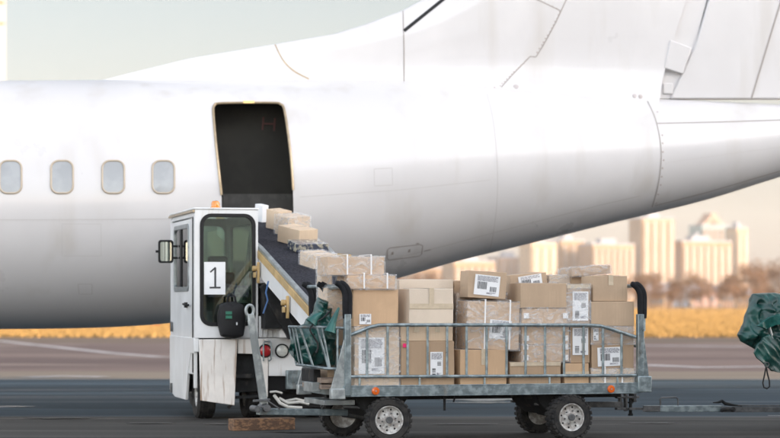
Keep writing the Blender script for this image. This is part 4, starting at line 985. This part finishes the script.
for px, yv in ((206.5, .28), (254.5, .32)):
    wc = Vector((q(px, 400, yv).x, yv+.2, .30)); t_ = MB()
    wheel_root = None
    tt = MB(); r, wd = .30, .20; ax = Vector((1, 0, 0))
    tt.rev([(r*.58, -wd*.4), (r*.66, -wd*.5), (r*.9, -wd*.5), (r*.985, -wd*.38), (r*.975, -wd*.3), (r*.975, -wd*.26), (r, -wd*.24), (r, -.015), (r*.975, -.012), (r*.975, .012), (r, .015), (r, wd*.24), (r*.975, wd*.26), (r*.975, wd*.3), (r*.985, wd*.38), (r*.9, wd*.5), (r*.66, wd*.5), (r*.58, wd*.4)], wc, ax, 56)
    to = tt.build('tyre', M['rubber'], ld, angle=25)
    tt = MB(); tt.rev([(r*.6, -wd*.42), (r*.5, -wd*.2), (r*.2, -wd*.3), (0, -wd*.3)], wc, ax, 28); tt.rev([(r*.6, wd*.42), (r*.5, wd*.2), (r*.2, wd*.3), (0, wd*.3)], wc, ax, 28); tt.build('rim', M['rim'], to)
for xx in (.13, 1.40):
    wc = Vector((xx+.4, 3.4, .30)); tt = MB(); r, wd = .30, .20; ax = Vector((1, 0, 0)); tt.rev([(r*.58, -wd*.4), (r*.66, -wd*.5), (r*.9, -wd*.5), (r, -wd*.34), (r, wd*.34), (r*.9, wd*.5), (r*.66, wd*.5), (r*.58, wd*.4)], wc, ax, 40); to = tt.build('tyre', M['rubber'], ld)
    tt = MB(); tt.rev([(r*.6, -wd*.42), (r*.5, -wd*.2), (r*.2, -wd*.3), (0, -wd*.3)], wc, ax, 28); tt.build('rim', M['rim'], to)
m_ = MB(); wcx = 1.40; tt = MB(); r = .30; tt.rev([(.17, -.08), (.2, -.1), (.27, -.1), (.30, -.07), (.30, .07), (.27, .1), (.2, .1), (.17, .08)], (1.40, .5, .30), (1, 0, 0), 40); tt.build('tyre', M['rubber'], ld)
# rear body right of the cab: light panel, grey box, recess, ribbed upper panel
plate('rear_light_panel', [(258.5, 338.5), (352, 336), (352, 388), (289, 389), (289, 376), (268.5, 376), (268.5, 352), (258.5, 340)], .0, .03, M['vwhite'])
m_ = MB(); m_.box(q(258.8, 337.4, .03), q(352, 316, .06)); m_.build('ribbed_panel', M['vwhite'], ld)
for k in range(13):
    a = q(260+k*5.0, 337, .026); b = q(260+k*5.0, 317, .026); m_ = MB(); m_.box((a.x, .012, a.z), (a.x+.028, .030, b.z)); m_.build('panel_rib', M['vwhite'], ld, bevel=.005)
plate('tool_box', [(287, 389.2), (313.5, 389.2), (313.5, 370), (287, 370.5)], -.10, .10, M['galv'])
plate('recess_back', [(266, 392), (289, 391), (289, 375), (266, 375)], .08, .02, M['black'])
m_ = MB(); m_.box(q(266, 408, .2), q(352, 389, 1.2)); m_.build('engine_box', M['black'], ld)
def lamp(px, py, r, lens, name):
    c = q(px, py, 0); b = MB(); b.rev([(0, .0), (r*1.22, .0), (r*1.22, .022), (r*1.02, .030), (r*.98, .012)], c+Vector((0, -.0, 0)), (0, -1, 0), 32); h_ = b.build(name, M['black'], ld)
    b = MB(); b.rev([(r, .0), (r*.98, .024), (r*.7, .036), (r*.3, .042), (0, .043)], c, (0, -1, 0), 32); b.build('lens', lens, h_)
lamp(265, 350.8, .062, M['red'], 'tail_light'); lamp(281.8, 350.8, .064, M['clear'], 'reversing_light')
m_ = MB(); m_.tube([q(263.5, 361, -.05), q(263.5, 343.5, -.05), q(264.5, 341.5, -.05), q(270, 341.5, -.05), q(271.3, 343.5, -.05), q(271.3, 359, -.05), q(269, 361, -.03)], .009, 8); m_.build('light_guard', M['galv'], ld)
m_ = MB()
m_.tube([q(270, 392, -.05), q(276, 391.5, -.07), q(282, 393, -.05)], .012, 8); m_.tube([q(274, 395, -.02), q(280, 403, -.06), q(288, 407, -.06), q(302, 408, -.06)], .018, 8)
m_.tube([q(279, 398, -.02), q(288, 403, -.05), q(300, 402, -.05), q(309, 404, -.05)], .016, 8); m_.tube([q(286, 401, .0), q(296, 399, -.04), q(305, 401, -.02)], .014, 8); m_.build('hydraulic_hose', M['hose'], ld)
# conveyor
def zb(v): return 1.885+.172*v if v > 0 else 1.885+.206*v
BU0, BU1 = CW+.005, CW+.80; V0, V1 = -3.0, 3.05
def seg_boxes(mb, xa, xb, h0, h1):
    for a, b_ in ((V0, 0), (0, V1)):
        A = [(xa, a, zb(a)+h0), (xb, a, zb(a)+h0), (xb, a, zb(a)+h1), (xa, a, zb(a)+h1)]; Bq = [(x, b_, z-zb(a)+zb(b_)) for x, y, z in A]
        va = [mb.bm.verts.new(p) for p in A]; vb = [mb.bm.verts.new(p) for p in Bq]
        mb.bm.faces.new(va[::-1]); mb.bm.faces.new(vb)
        for i in range(4): mb.bm.faces.new((va[i], va[(i+1) % 4], vb[(i+1) % 4], vb[i]))
m_ = MB(); seg_boxes(m_, BU0+.055, BU1-.055, -.05, -.012); m_.cyl((BU0+.06, V0, zb(V0)-.07), (BU1-.06, V0, zb(V0)-.07), .058, 20); m_.cyl((BU0+.06, V1, zb(V1)-.07), (BU1-.06, V1, zb(V1)-.07), .058, 20); bt = m_.build('conveyor_belt', M['belt'], ld)
m_ = MB(); seg_boxes(m_, BU0+.002, BU0+.05, -.028, .012); seg_boxes(m_, BU1-.05, BU1-.002, -.028, .012); m_.build('belt_edge_strip', M['galv_light'], ld, bevel=.004)
m_ = MB(); seg_boxes(m_, BU0-.012, BU0+.034, -.115, -.030); seg_boxes(m_, BU1-.034, BU1+.012, -.115, -.030); m_.build('conveyor_rail', M['yellow'], ld, bevel=.005)
m_ = MB(); seg_boxes(m_, BU0+.0, BU0+.022, -.30, -.117); seg_boxes(m_, BU1-.022, BU1, -.30, -.117); m_.build('conveyor_side_panel', M['vwhite'], ld)
for vv in (-.15, -1.95):
    m_ = MB(); z = zb(vv)
    m_.box((BU0-.04, vv-.03, z-.36), (BU0-.014, vv+.03, z-.13)); m_.box((BU0-.07, vv-.02, z-.30), (BU0-.051, vv+.10, z-.24)); m_.cyl((BU0-.09, vv+.02, z-.20), (BU0-.04, vv+.02, z-.20), .03, 12); m_.build('yellow_bracket', M['yellow'], ld, bevel=.006)
m_ = MB(); c0 = Vector((BU0-.07, -1.05, zb(-1.05)-.16)); m_.tube([c0, c0+Vector((-.03, -.02, -.12)), c0+Vector((-.01, -.02, -.2)), c0+Vector((-.06, -.03, -.34))], .009, 6); m_.build('blue_cord', mat('blue_cord', (.03, .10, .25), .6), ld)
m_ = MB(); a, b = q(264, 284, -.35), q(293, 337, -.35); m_.bar(a, b, .11, .10, up=(0, 1, 0)); m_.build('lift_arm', M['dark'], ld, bevel=.006)
m_ = MB(); m_.bar(Vector((BU1-.1, -.3, a.z)), Vector((BU1+.1, -.3, b.z)), .11, .10, up=(0, 1, 0)); m_.build('lift_arm', M['dark'], ld, bevel=.006)
m_ = MB(); m_.box((BU0+.03, -.25, 1.0), (BU1-.03, 2.3, 1.5)); m_.build('conveyor_underframe', M['dark'], ld)
m_ = MB(); m_.bar((BU1-.01, -.4, zb(-.4)+.0), (BU1+.04, -.9, zb(-.9)+.08), .03, .03); m_.build('belt_stop_lever', M['yellow'], ld)
m_ = MB(); m_.box((.9, -.2, .9), (1.5, 3.9, 1.04)); m_.box((CW+.02, 2.4, .52), (1.5, 4.3, 1.2)); m_.build('loader_deck', M['vwhite'], ld, bevel=.01)

# boxes riding on the belt
def belt_box(px, py, pl, pr, htpx, ang, label, card=2, wrap=False, matl=None, name='cardboard_box', lab=None):
    """near bottom corner at (px,py); left corner column pl; right corner column pr"""
    # ray / belt plane in local frame
    lo, hi = -3.2, 3.2
    for _ in range(40):
        mid = (lo+hi)/2; P = Lf.p(px, py, mid)
        if P.z > zb(mid): lo = mid     # the view ray is still above the belt
        else: hi = mid
    P = Lf.p(px, py, (lo+hi)/2); W_ = Lf.world(P); sc = FPX/W_.y
    a = R(ang); W = (pr-px)/sc/math.cos(a); Dp = (px-pl)/sc/math.sin(a); Hh = htpx/sc
    dirx = Vector((math.cos(a), math.sin(a), 0)); diry = Vector((-math.sin(a), math.cos(a), 0))
    pit = math.atan(.2)
    c = W_+dirx*W/2+diry*Dp/2; uv = (c.x-Lf.X0)*-Lf.s+(c.y-Lf.Y0)*Lf.c; c.z = zb(uv)-.006
    _seed[0] += 1
    r = make_carton(c, a, W, Dp, Hh, label, 'boxes riding up the conveyor belt', card, lab, None, wrap, None, 0, None, False, name, matl, _seed[0], pitch=0)
    n = Vector((-Lf.s, Lf.c, 0))*-.19+Vector((0, 0, 1)); n.normalize()
    qx = Vector((0, 0, 1)).rotation_difference(n); r.rotation_mode = 'QUATERNION'
    r.rotation_quaternion = qx @ Matrix.Rotation(a, 3, 'Z').to_quaternion()
    return r
belt_box(314, 269, 298.5, 335.5, 13.5, 32, 'pale box with taped seam, lowest of the boxes on the conveyor', 2, wrap=True)
belt_box(297, 252.5, 286, 328, 8.5, 22, 'flat dark printed parcel riding on the conveyor between two plain boxes', matl=M['darkwrap'], name='wrapped_parcel')
belt_box(299, 246, 276, 317, 16.5, 38, 'wide pale box on the conveyor just above the dark printed parcel', 2)
belt_box(288, 236, 274, 309, 19, 38, 'pale box with white tape, third from the top of the conveyor', 2, wrap=True)
belt_box(278, 230, 265, 291, 19, 38, 'pale box at the conveyor top below the aircraft door sill', 2)
belt_box(262, 222, 254, 268, 17, 40, 'white packet with printed label at the top of the conveyor beside the cab', 2, matl=M['paper'], name='white_packet')

# ------------------------------------------------------------------ wooden beam under the drawbar hinge
Wf = Frame(0, 24.3, 10)
m_ = MB(); a = at(231, 429.5, 24.2); b = at(292, 429.5, 24.5); m_.bar(Vector((a.x, 24.2, .062)), Vector((b.x, 24.5, .062)), .16, .12)
for v in m_.bm.verts: v.co -= Vector((a.x, 24.2, 0))
wb = m_.build('timber_beam', M['wood'], None, bevel=.008); wb.location = (a.x, 24.2, 0); tag(wb, 'old brown timber beam lying on the ground below the folded drawbar', 'timber beam')

# ------------------------------------------------------------------ green tarpaulins
def tarp(name, frame, outline, v0, thick, label, seed, folds, extra=None):
    """crumpled sheet bundle: outline in the frame's side view with real depth and sharp folds"""
    pts = [frame.p(px, py, v0) for px, py in outline]
    xs = [p.x for p in pts]; zs = [p.z for p in pts]
    P2 = [(p.x, p.z) for p in pts]; c = Vector(((min(xs)+max(xs))/2, v0+thick/2, min(zs)))
    def inside(x, z):
        r = False; j = len(P2)-1
        for i in range(len(P2)):
            (xi, zi), (xj, zj) = P2[i], P2[j]
            if (zi > z) != (zj > z) and x < (xj-xi)*(z-zi)/(zj-zi)+xi: r = not r
            j = i
        return r
    def edist(x, z):
        d = 9
        for i in range(len(P2)):
            (x0, z0), (x1, z1) = P2[i-1], P2[i]; L = (x1-x0)**2+(z1-z0)**2
            t = 0 if L == 0 else max(0, min(1, ((x-x0)*(x1-x0)+(z-z0)*(z1-z0))/L)); d = min(d, math.hypot(x-x0-t*(x1-x0), z-z0-t*(z1-z0)))
        return d
    bm = bmesh.new(); V = [bm.verts.new((x, 0, z)) for x, z in P2]
    bm.faces.new(V); bmesh.ops.triangulate(bm, faces=bm.faces[:])
    for it in range(7):
        E = [e for e in bm.edges if e.calc_length() > .017]
        if not E: break
        bmesh.ops.subdivide_edges(bm, edges=E, cuts=1); bmesh.ops.triangulate(bm, faces=bm.faces[:])
        bmesh.ops.beautify_fill(bm, faces=bm.faces[:], edges=bm.edges[:])
    data = [(v.co.x, v.co.z) for v in bm.verts]; rnd = random.Random(seed)
    lines = [(rnd.uniform(0, math.pi), rnd.uniform(14, 34), rnd.uniform(0, 6)) for _ in range(folds)]
    def height(x, z, sd):
        d = edist(x, z); b = thick*.5*min(1, d/(thick*.45))**.5
        h = 0
        w_ = noise.noise(Vector((x*4+sd, z*4, seed)))*.5
        for a, f, ph in lines:
            s_ = math.sin((x*math.cos(a+sd)+z*math.sin(a+sd)+w_*.12)*f+ph); h += (1-abs(s_))*.5
        h = (h/len(lines)-.25)*.20+noise.noise(Vector((x*9, z*9, seed+sd)))*.07+(abs(noise.noise(Vector((x*15, z*11, seed+sd+4)))))*.06
        return max(.001, b+h*min(1, d/.03))
    faces = [[v.index for v in f.verts] for f in bm.faces]; bm.verts.index_update(); faces = [[v.index for v in f.verts] for f in bm.faces]
    bnd = {v.index for v in bm.verts if v.is_boundary}; bm.free()
    mb = MB(); fr, bk_ = {}, {}
    for i, (x, z) in enumerate(data):
        fr[i] = mb.bm.verts.new(Vector((x, v0+thick/2-height(x, z, 0), z))-c)
        bk_[i] = fr[i] if i in bnd else mb.bm.verts.new(Vector((x, v0+thick/2+height(x, z, 1.3), z))-c)
    for f in faces:
        for m2, fl in ((fr, 1), (bk_, -1)):
            q_ = [m2[i] for i in f]
            try: mb.bm.faces.new(q_ if fl == 1 else q_[::-1])
            except ValueError: pass
    root = empty(name, frame.world(c), frame.yaw); tag(root, label, 'tarpaulin', 'green tarpaulins in the cart end baskets')
    mb.build('tarp_sheet', M['tarp'], root, angle=70)
    if extra: extra(root, c)
    return root
def ex1(root, c):
    m_ = MB(); Pq = lambda px, py, v=-.03: K.p(px, py, v)-c
    m_.tube([Pq(px, py, -.05) for px, py in smoothpts([(330, 311), (323, 318), (315, 323), (310, 329), (314, 337), (318, 345), (316, 353)], 6)], .008, 6); m_.build('elastic_cord', M['black'], root)
    for ridge, pk in (([(330, 332), (333, 322), (339, 307.5)], 5), ([(311, 323), (316, 317), (322, 313)], 4)):
        m_ = MB(); A = []      # a folded corner: a narrow curved cone of cloth
        P = [Pq(px, py, -.03) for px, py in smoothpts(ridge, 5)]; n = len(P)
        m_.tube(P, .03, 9, rs=[.055*(1-.85*i/(n-1)) for i in range(n)]); m_.build('tarp_corner_flap', M['tarp_lining'], root, angle=60)
tarp('green_tarpaulin', K, [(299, 328), (310, 324), (312, 319), (319, 313), (321, 304), (324, 297), (328, 299), (334, 301), (333.5, 308), (338, 308), (337, 322), (342, 326), (341, 366), (332, 367), (326, 366), (318, 367), (312, 366.5), (303, 363), (299, 358), (301, 350), (296, 345), (298, 338)], .10, .42, 'dark green crumpled tarpaulin stuffed in the wire basket left of the loaded cart', 3, 5, ex1)
def crumple(mb, amp=.022):
    bmesh.ops.triangulate(mb.bm, faces=mb.bm.faces[:])
    for _ in range(7):
        E = [e for e in mb.bm.edges if e.calc_length() > .02]
        if not E: break
        bmesh.ops.subdivide_edges(mb.bm, edges=E, cuts=1); bmesh.ops.triangulate(mb.bm, faces=mb.bm.faces[:])
    for v in mb.bm.verts: v.co.y += noise.noise(v.co*7+Vector((3, 0, 1)))*amp*2+abs(noise.noise(Vector((v.co.x*14+v.co.z*9, 5, v.co.z*4))))*amp*1.6
def ex2(root, c):
    Pq = lambda px, py, v=-.03: K.p(px, py, v)-c
    m_ = MB(); m_.tube([Pq(766, 367), Pq(764.3, 376), Pq(762.8, 383), Pq(764, 387.5), Pq(767, 388.6), Pq(769.6, 386.5), Pq(769.4, 381), Pq(767.5, 374), Pq(766.3, 367)], .0075, 8); m_.build('cord_loop', M['black'], root)
    m_ = MB(); p = Pq(765.8, 364.6, -.015); m_.tube([p+Vector((.022*math.cos(R(t)), -.02, .022*math.sin(R(t)))) for t in range(0, 360, 30)], .006, 6, closed=True); m_.build('eyelet', M['steel_dark'], root)
    m_ = MB(); m_.prism([Pq(px, py, -.02) for px, py in smoothpts([(755.5, 353), (771, 334), (790, 352), (790, 367), (781, 372.8), (768, 366.5)], 3, True)], (0, .03, 0)); crumple(m_); m_.build('tarp_corner_flap', M['tarp'], root, angle=70)
    m_ = MB(); m_.prism([Pq(px, py, -.04) for px, py in [(759, 326), (770, 317.5), (781, 314), (790, 316), (790, 323), (776, 325), (768, 329)]], (0, .05, 0)); crumple(m_); m_.build('tarp_fold', M['tarp_lining'], root, angle=70)
tarp('green_tarpaulin', K, [(763, 293.5), (770, 293), (784, 292.5), (800, 295), (812, 304), (815, 330), (808, 360), (795, 372), (782, 372), (776, 360), (768, 352), (762, 348), (751, 342), (748.5, 335), (752, 328), (754, 322), (757, 312), (761, 302)], .05, .45, 'dark green crumpled tarpaulin with hanging cord loop at the right edge of the photo', 11, 6, ex2)

# ------------------------------------------------------------------ field markers
for px, py, c in ((72, 330, 0), (155, 328.5, 1), (232, 322, 0)):
    D = 130; p = at(px, py, D); p.z = 0; m_ = MB(); m_.box((-.25, -.05, .05), (.25, .05, .32)); m_.cyl((-.18, 0, 0), (-.18, 0, .1), .03, 8); m_.cyl((.18, 0, 0), (.18, 0, .1), .03, 8)
    mk = m_.build('runway_marker', M['red'] if c else M['paper']); mk.location = p
    tag(mk, ['small white marker board in the dry grass at far left', 'small red marker board in the dry grass beside the loader cab', 'small white marker board hidden behind the loader cab'][[72, 155, 232].index(px)], 'marker board', 'marker boards in the grass')

# ------------------------------------------------------------------ far buildings
m_cream = mat('cream_facade', (.27, .165, .085), .8, var=.12, scale=.08); m_pale = mat('pale_facade', (.36, .25, .15), .8, var=.08, scale=.08)
m_tan = mat('tan_facade', (.24, .145, .085), .8, var=.1, scale=.08); m_win = mat('far_window', (.16, .15, .15), .25); m_roof = mat('grey_roof', (.22, .22, .24), .8)
m_teal = mat('teal_glass', (.10, .16, .16), .3); m_brick = mat('red_brown_wall', (.32, .20, .14), .8)
def tower(px0, px1, pyt, D, dep, yaw, m, label, cols, kind='apartment_tower', m2=None, roof=None, group=None):
    W = (px1-px0)/FPX*D; hgt = H+(HZ-pyt)/FPX*D; cx = ((px0+px1)/2-CX)/FPX*D
    root = empty(kind, (cx, D, 0), R(yaw*-1.5)); tag(root, label, 'building', group or 'buildings on the horizon')
    b = MB(); b.box((-W/2, 0, 0), (W/2, dep, hgt)); b.build('wall', m, root)
    for k in range(cols):     # projecting bays between recessed window columns
        x = -W/2+W*(k+.5)/cols; b = MB(); b.box((x-W/cols*.28, -.9, 2), (x+W/cols*.28, -.02, hgt-2.2)); o = b.build('balcony_bay', m2 or m, root)
        b = MB(); z = 4.0
        while z < hgt-3:
            b.box((x-W/cols*.20, -1.0, z), (x+W/cols*.20, -.905, z+1.5)); b.box((x+W/cols*.32, -.06, z), (x+W/cols*.46, -.022, z+1.5)); z += 3
        b.build('window_column', m_win, root)
    b = MB(); z = 4
    while z < hgt-3:
        for j in range(max(1, int(dep/6))): y = 3+j*6; b.box((-W/2-.06, y, z), (-W/2-.01, y+1.8, z+1.5))
        z += 3
    b.build('side_window_column', m_win, root)
    b = MB(); b.box((-W/2-.3, -.3, hgt), (W/2+.3, dep+.3, hgt+1)); b.box((-W*.2, dep*.3, hgt+1), (W*.15, dep*.7, hgt+4)); ro = b.build('roof', m_roof, root)
    if roof: roof(root, W, dep, hgt)
    return root
tower(640, 676.5, 219, 1500, 18, -14, m_cream, 'tall cream apartment tower standing alone just right of the box load', 4)
tower(679, 735, 242, 1520, 22, -14, m_cream, 'broad cream apartment block in front of the stepped glass towers', 7)
def stepped(root, W, dep, hgt):
    b = MB()
    for k, (f, dz) in enumerate(((.70, 3), (.42, 6), (.2, 9))): b.box((-W*f/2, dep*.15, hgt+1.05), (W*f/2, dep*.8, hgt+dz))
    b.build('stepped_top', m_brick, root)
tower(701, 731, 226, 1660, 24, -10, m_teal, 'stepped tower with teal glazing and reddish top behind the broad block', 5, m2=m_tan, roof=stepped)
tower(736, 748.5, 228, 1560, 14, -14, m_pale, 'slim pale tower at the right end of the high-rise group', 2)
tower(696, 704, 238, 1640, 14, -10, m_tan, 'narrow tan tower left of the stepped glass tower', 2)
tower(590, 637, 245, 1450, 18, -14, m_cream, 'cream slab block behind the right end of the loaded cart', 7)
tower(559, 586, 241, 1480, 18, -14, m_cream, 'orange cream block between two lower blocks behind the load', 3)
tower(530, 558, 243, 1440, 18, -14, m_pale, 'pale block with white bays behind the middle of the load', 3)
tower(498, 529, 258, 1500, 18, -14, m_tan, 'low tan block under the rising aircraft belly', 4)
tower(452, 497, 262, 1420, 18, -14, m_cream, 'low cream block seen between aircraft belly and boxes', 6)
tower(398, 450, 268, 1460, 18, -14, m_cream, 'lowest cream block behind the left stack of boxes', 6)
def house(px0, px1, pyt, D, m, label, pyb=304, roofm=None):
    W = (px1-px0)/FPX*D; hgt = H+(HZ-pyt)/FPX*D; cx = ((px0+px1)/2-CX)/FPX*D
    root = empty('low_house', (cx, D, 0), R(-8)); tag(root, label, 'house', 'low buildings among the trees')
    b = MB(); b.box((-W/2, 0, 0), (W/2, 8, hgt*.72)); b.build('wall', m, root)
    b = MB(); b.prism([(-W/2-.4, -.4, hgt*.72+.01), (-W/2-.4, 8.4, hgt*.72+.01), (-W/2-.4, 4, hgt)], (W+.8, 0, 0)); b.build('roof', roofm or m_roof, root)
    n = max(2, int(W/4))
    for k in range(n): x = -W/2+W*(k+.5)/n; b = MB(); b.box((x-.6, -.06, hgt*.25), (x+.6, -.01, hgt*.5)); b.build('window', m_win, root)
house(644, 672, 283, 560, m_tan, 'low pale building with grey roof right of the cart end')
house(650, 664, 289, 470, m_cream, 'small pale hut in front of the low grey-roofed building')
house(693, 718, 285, 600, mat('pinkish_wall', (.40, .25, .20), .8), 'pinkish low building among bare trees below the high-rise group')
house(722, 734, 283, 580, m_brick, 'small red-brown building right of the pinkish one')
house(672, 690, 286, 620, m_roof, 'grey shed between the pale and the pinkish building')
house(736, 752, 290, 610, m_cream, 'small cream building behind the right tarpaulin')

# ------------------------------------------------------------------ bare trees along the field edge
m_bark = mat('bare_bark', (.16, .095, .055), .9, var=.3, scale=2); m_twig = mat('dry_twigs', (.20, .098, .042), .9, col2=(.12, .06, .028), scale=.6)
protos = []
def make_tree(seed):
    rnd = random.Random(seed); root = empty('bare_tree'); t = MB(); tips = []
    def branch(p, d, L, r, lv):
        pts = [p]; dd = d.copy(); n = 4
        for i in range(n):
            dd = (dd+Vector((rnd.uniform(-.22, .22), rnd.uniform(-.22, .22), rnd.uniform(-.03, .16)))).normalized(); pts.append(pts[-1]+dd*L/n)
        t.tube(pts, r, 5, rs=[r*(1-.55*i/n) for i in range(n+1)])
        if lv < 3:
            for k in range(rnd.randint(3, 4)):
                i = rnd.randint(2, n); a = rnd.uniform(0, 6.28); o = Vector((math.cos(a), math.sin(a), rnd.uniform(.35, 1.1))).normalized()
                branch(pts[i], (dd*.5+o).normalized(), L*rnd.uniform(.5, .7), r*.45, lv+1)
        else: tips.append(pts[-1]); tips.append(pts[2])
    branch(Vector((0, 0, -.1)), Vector((rnd.uniform(-.06, .06), 0, 1)), 3.6, .16, 0); t.build('trunk', m_bark, root)
    c = MB()
    for p in tips:
        for k in range(11):
            o = Vector((rnd.gauss(0, .42), rnd.gauss(0, .42), rnd.gauss(0, .36))); a = Vector((rnd.gauss(0, 1), rnd.gauss(0, 1), rnd.gauss(.4, 1))).normalized()*rnd.uniform(.15, .38); s_ = a.orthogonal().normalized()*rnd.uniform(.03, .09)
            q0 = p+o; c.bm.faces.new([c.bm.verts.new(q0-s_), c.bm.verts.new(q0+s_), c.bm.verts.new(q0+a)])
    me_o = c.build('crown', m_twig, root, smooth=False)
    return root
protos = [make_tree(s) for s in (2, 5, 8, 13, 21)]
rnd = random.Random(4); used = set()
spots = []
px = 392.0
while px < 870:
    top = 279+rnd.uniform(-5, 6)
    if px > 735: top = 270+rnd.uniform(-7, 7)
    if 690 < px < 720: top = 284+rnd.uniform(-3, 3)
    spots.append((px, top, rnd.uniform(500, 545))); 
    if px > 630: spots.append((px+rnd.uniform(-4, 4), 287+rnd.uniform(-3, 3), rnd.uniform(450, 490))); spots.append((px+rnd.uniform(-1, 8), 292+rnd.uniform(-3, 3), rnd.uniform(405, 440)))
    px += rnd.uniform(7.5, 11)
spots.append((762, 257, 520))
looks = ['bare brown tree', 'thin leafless tree', 'bushy rust-brown tree', 'spreading bare tree', 'low brown thicket tree']
for i, (px, top, D) in enumerate(spots):
    k = rnd.randrange(5); o = protos[k]
    if k in used: o = copy_tree(protos[k])
    used.add(k)
    hgt = (H+(HZ-top)/FPX*D); sc = hgt/6.2
    o.location = ((px-CX)/FPX*D, D, 0); o.scale = (sc*1.15, sc*1.15, sc); o.rotation_euler = (0, 0, rnd.uniform(0, 6.28))
    tag(o, 'bare rust-brown tree in the blurred row along the far edge of the field', 'tree', 'bare trees along the far field edge')

# pale hangar edge far left
Dh = 300
bx = at(5.5, 300, Dh).x; root = empty('hangar', (bx, Dh, 0), R(11)); tag(root, 'pale cream tall building whose edge shows above the fuselage at far left', 'building')
b = MB(); b.box((-60, 0, 0), (0, 30, 52)); b.build('wall', mat('white_render', (.36, .34, .33), .8, var=.05, scale=.1), root)
b = MB()
for z in (38.4, 35.8): b.box((-58, -.15, z-.2), (-.15, -.02, z+.2))
b.build('facade_band', m_cream, root)
# far low hills of the horizon
hm = MB(); n = 60; x0, x1 = -3500, 3500; va = []
for i in range(n+1):
    x = x0+(x1-x0)*i/n; h_ = 26+14*noise.noise(Vector((x*.0012, 3, 0)))+8*noise.noise(Vector((x*.005, 7, 0)))
    va.append((hm.bm.verts.new((x, 3600, -1)), hm.bm.verts.new((x, 3800, h_)), hm.bm.verts.new((x, 4300, h_*.9))))
for a, c in zip(va, va[1:]):
    hm.bm.faces.new((a[0], c[0], c[1], a[1])); hm.bm.faces.new((a[1], c[1], c[2], a[2]))
tag(hm.build('hills', mat('hill_woods', (.12, .10, .07), .95)), kind='structure')

# ------------------------------------------------------------------ air between the camera and the far city
hz = MB(); hz.box((-2600, -130, -1.2), (2600, 3000, 110)); hmt = bpy.data.materials.new('haze_air'); hmt.use_nodes = True
hn = hmt.node_tree.nodes; hn.remove(hn['Principled BSDF']); pv = hn.new('ShaderNodeVolumePrincipled'); pv.inputs['Color'].default_value = (.95, .93, .92, 1); pv.inputs['Density'].default_value = .00011; pv.inputs['Anisotropy'].default_value = .0
hmt.node_tree.links.new(pv.outputs[0], hn['Material Output'].inputs['Volume'])
ho = hz.build('haze', hmt, smooth=False); tag(ho, kind='stuff')
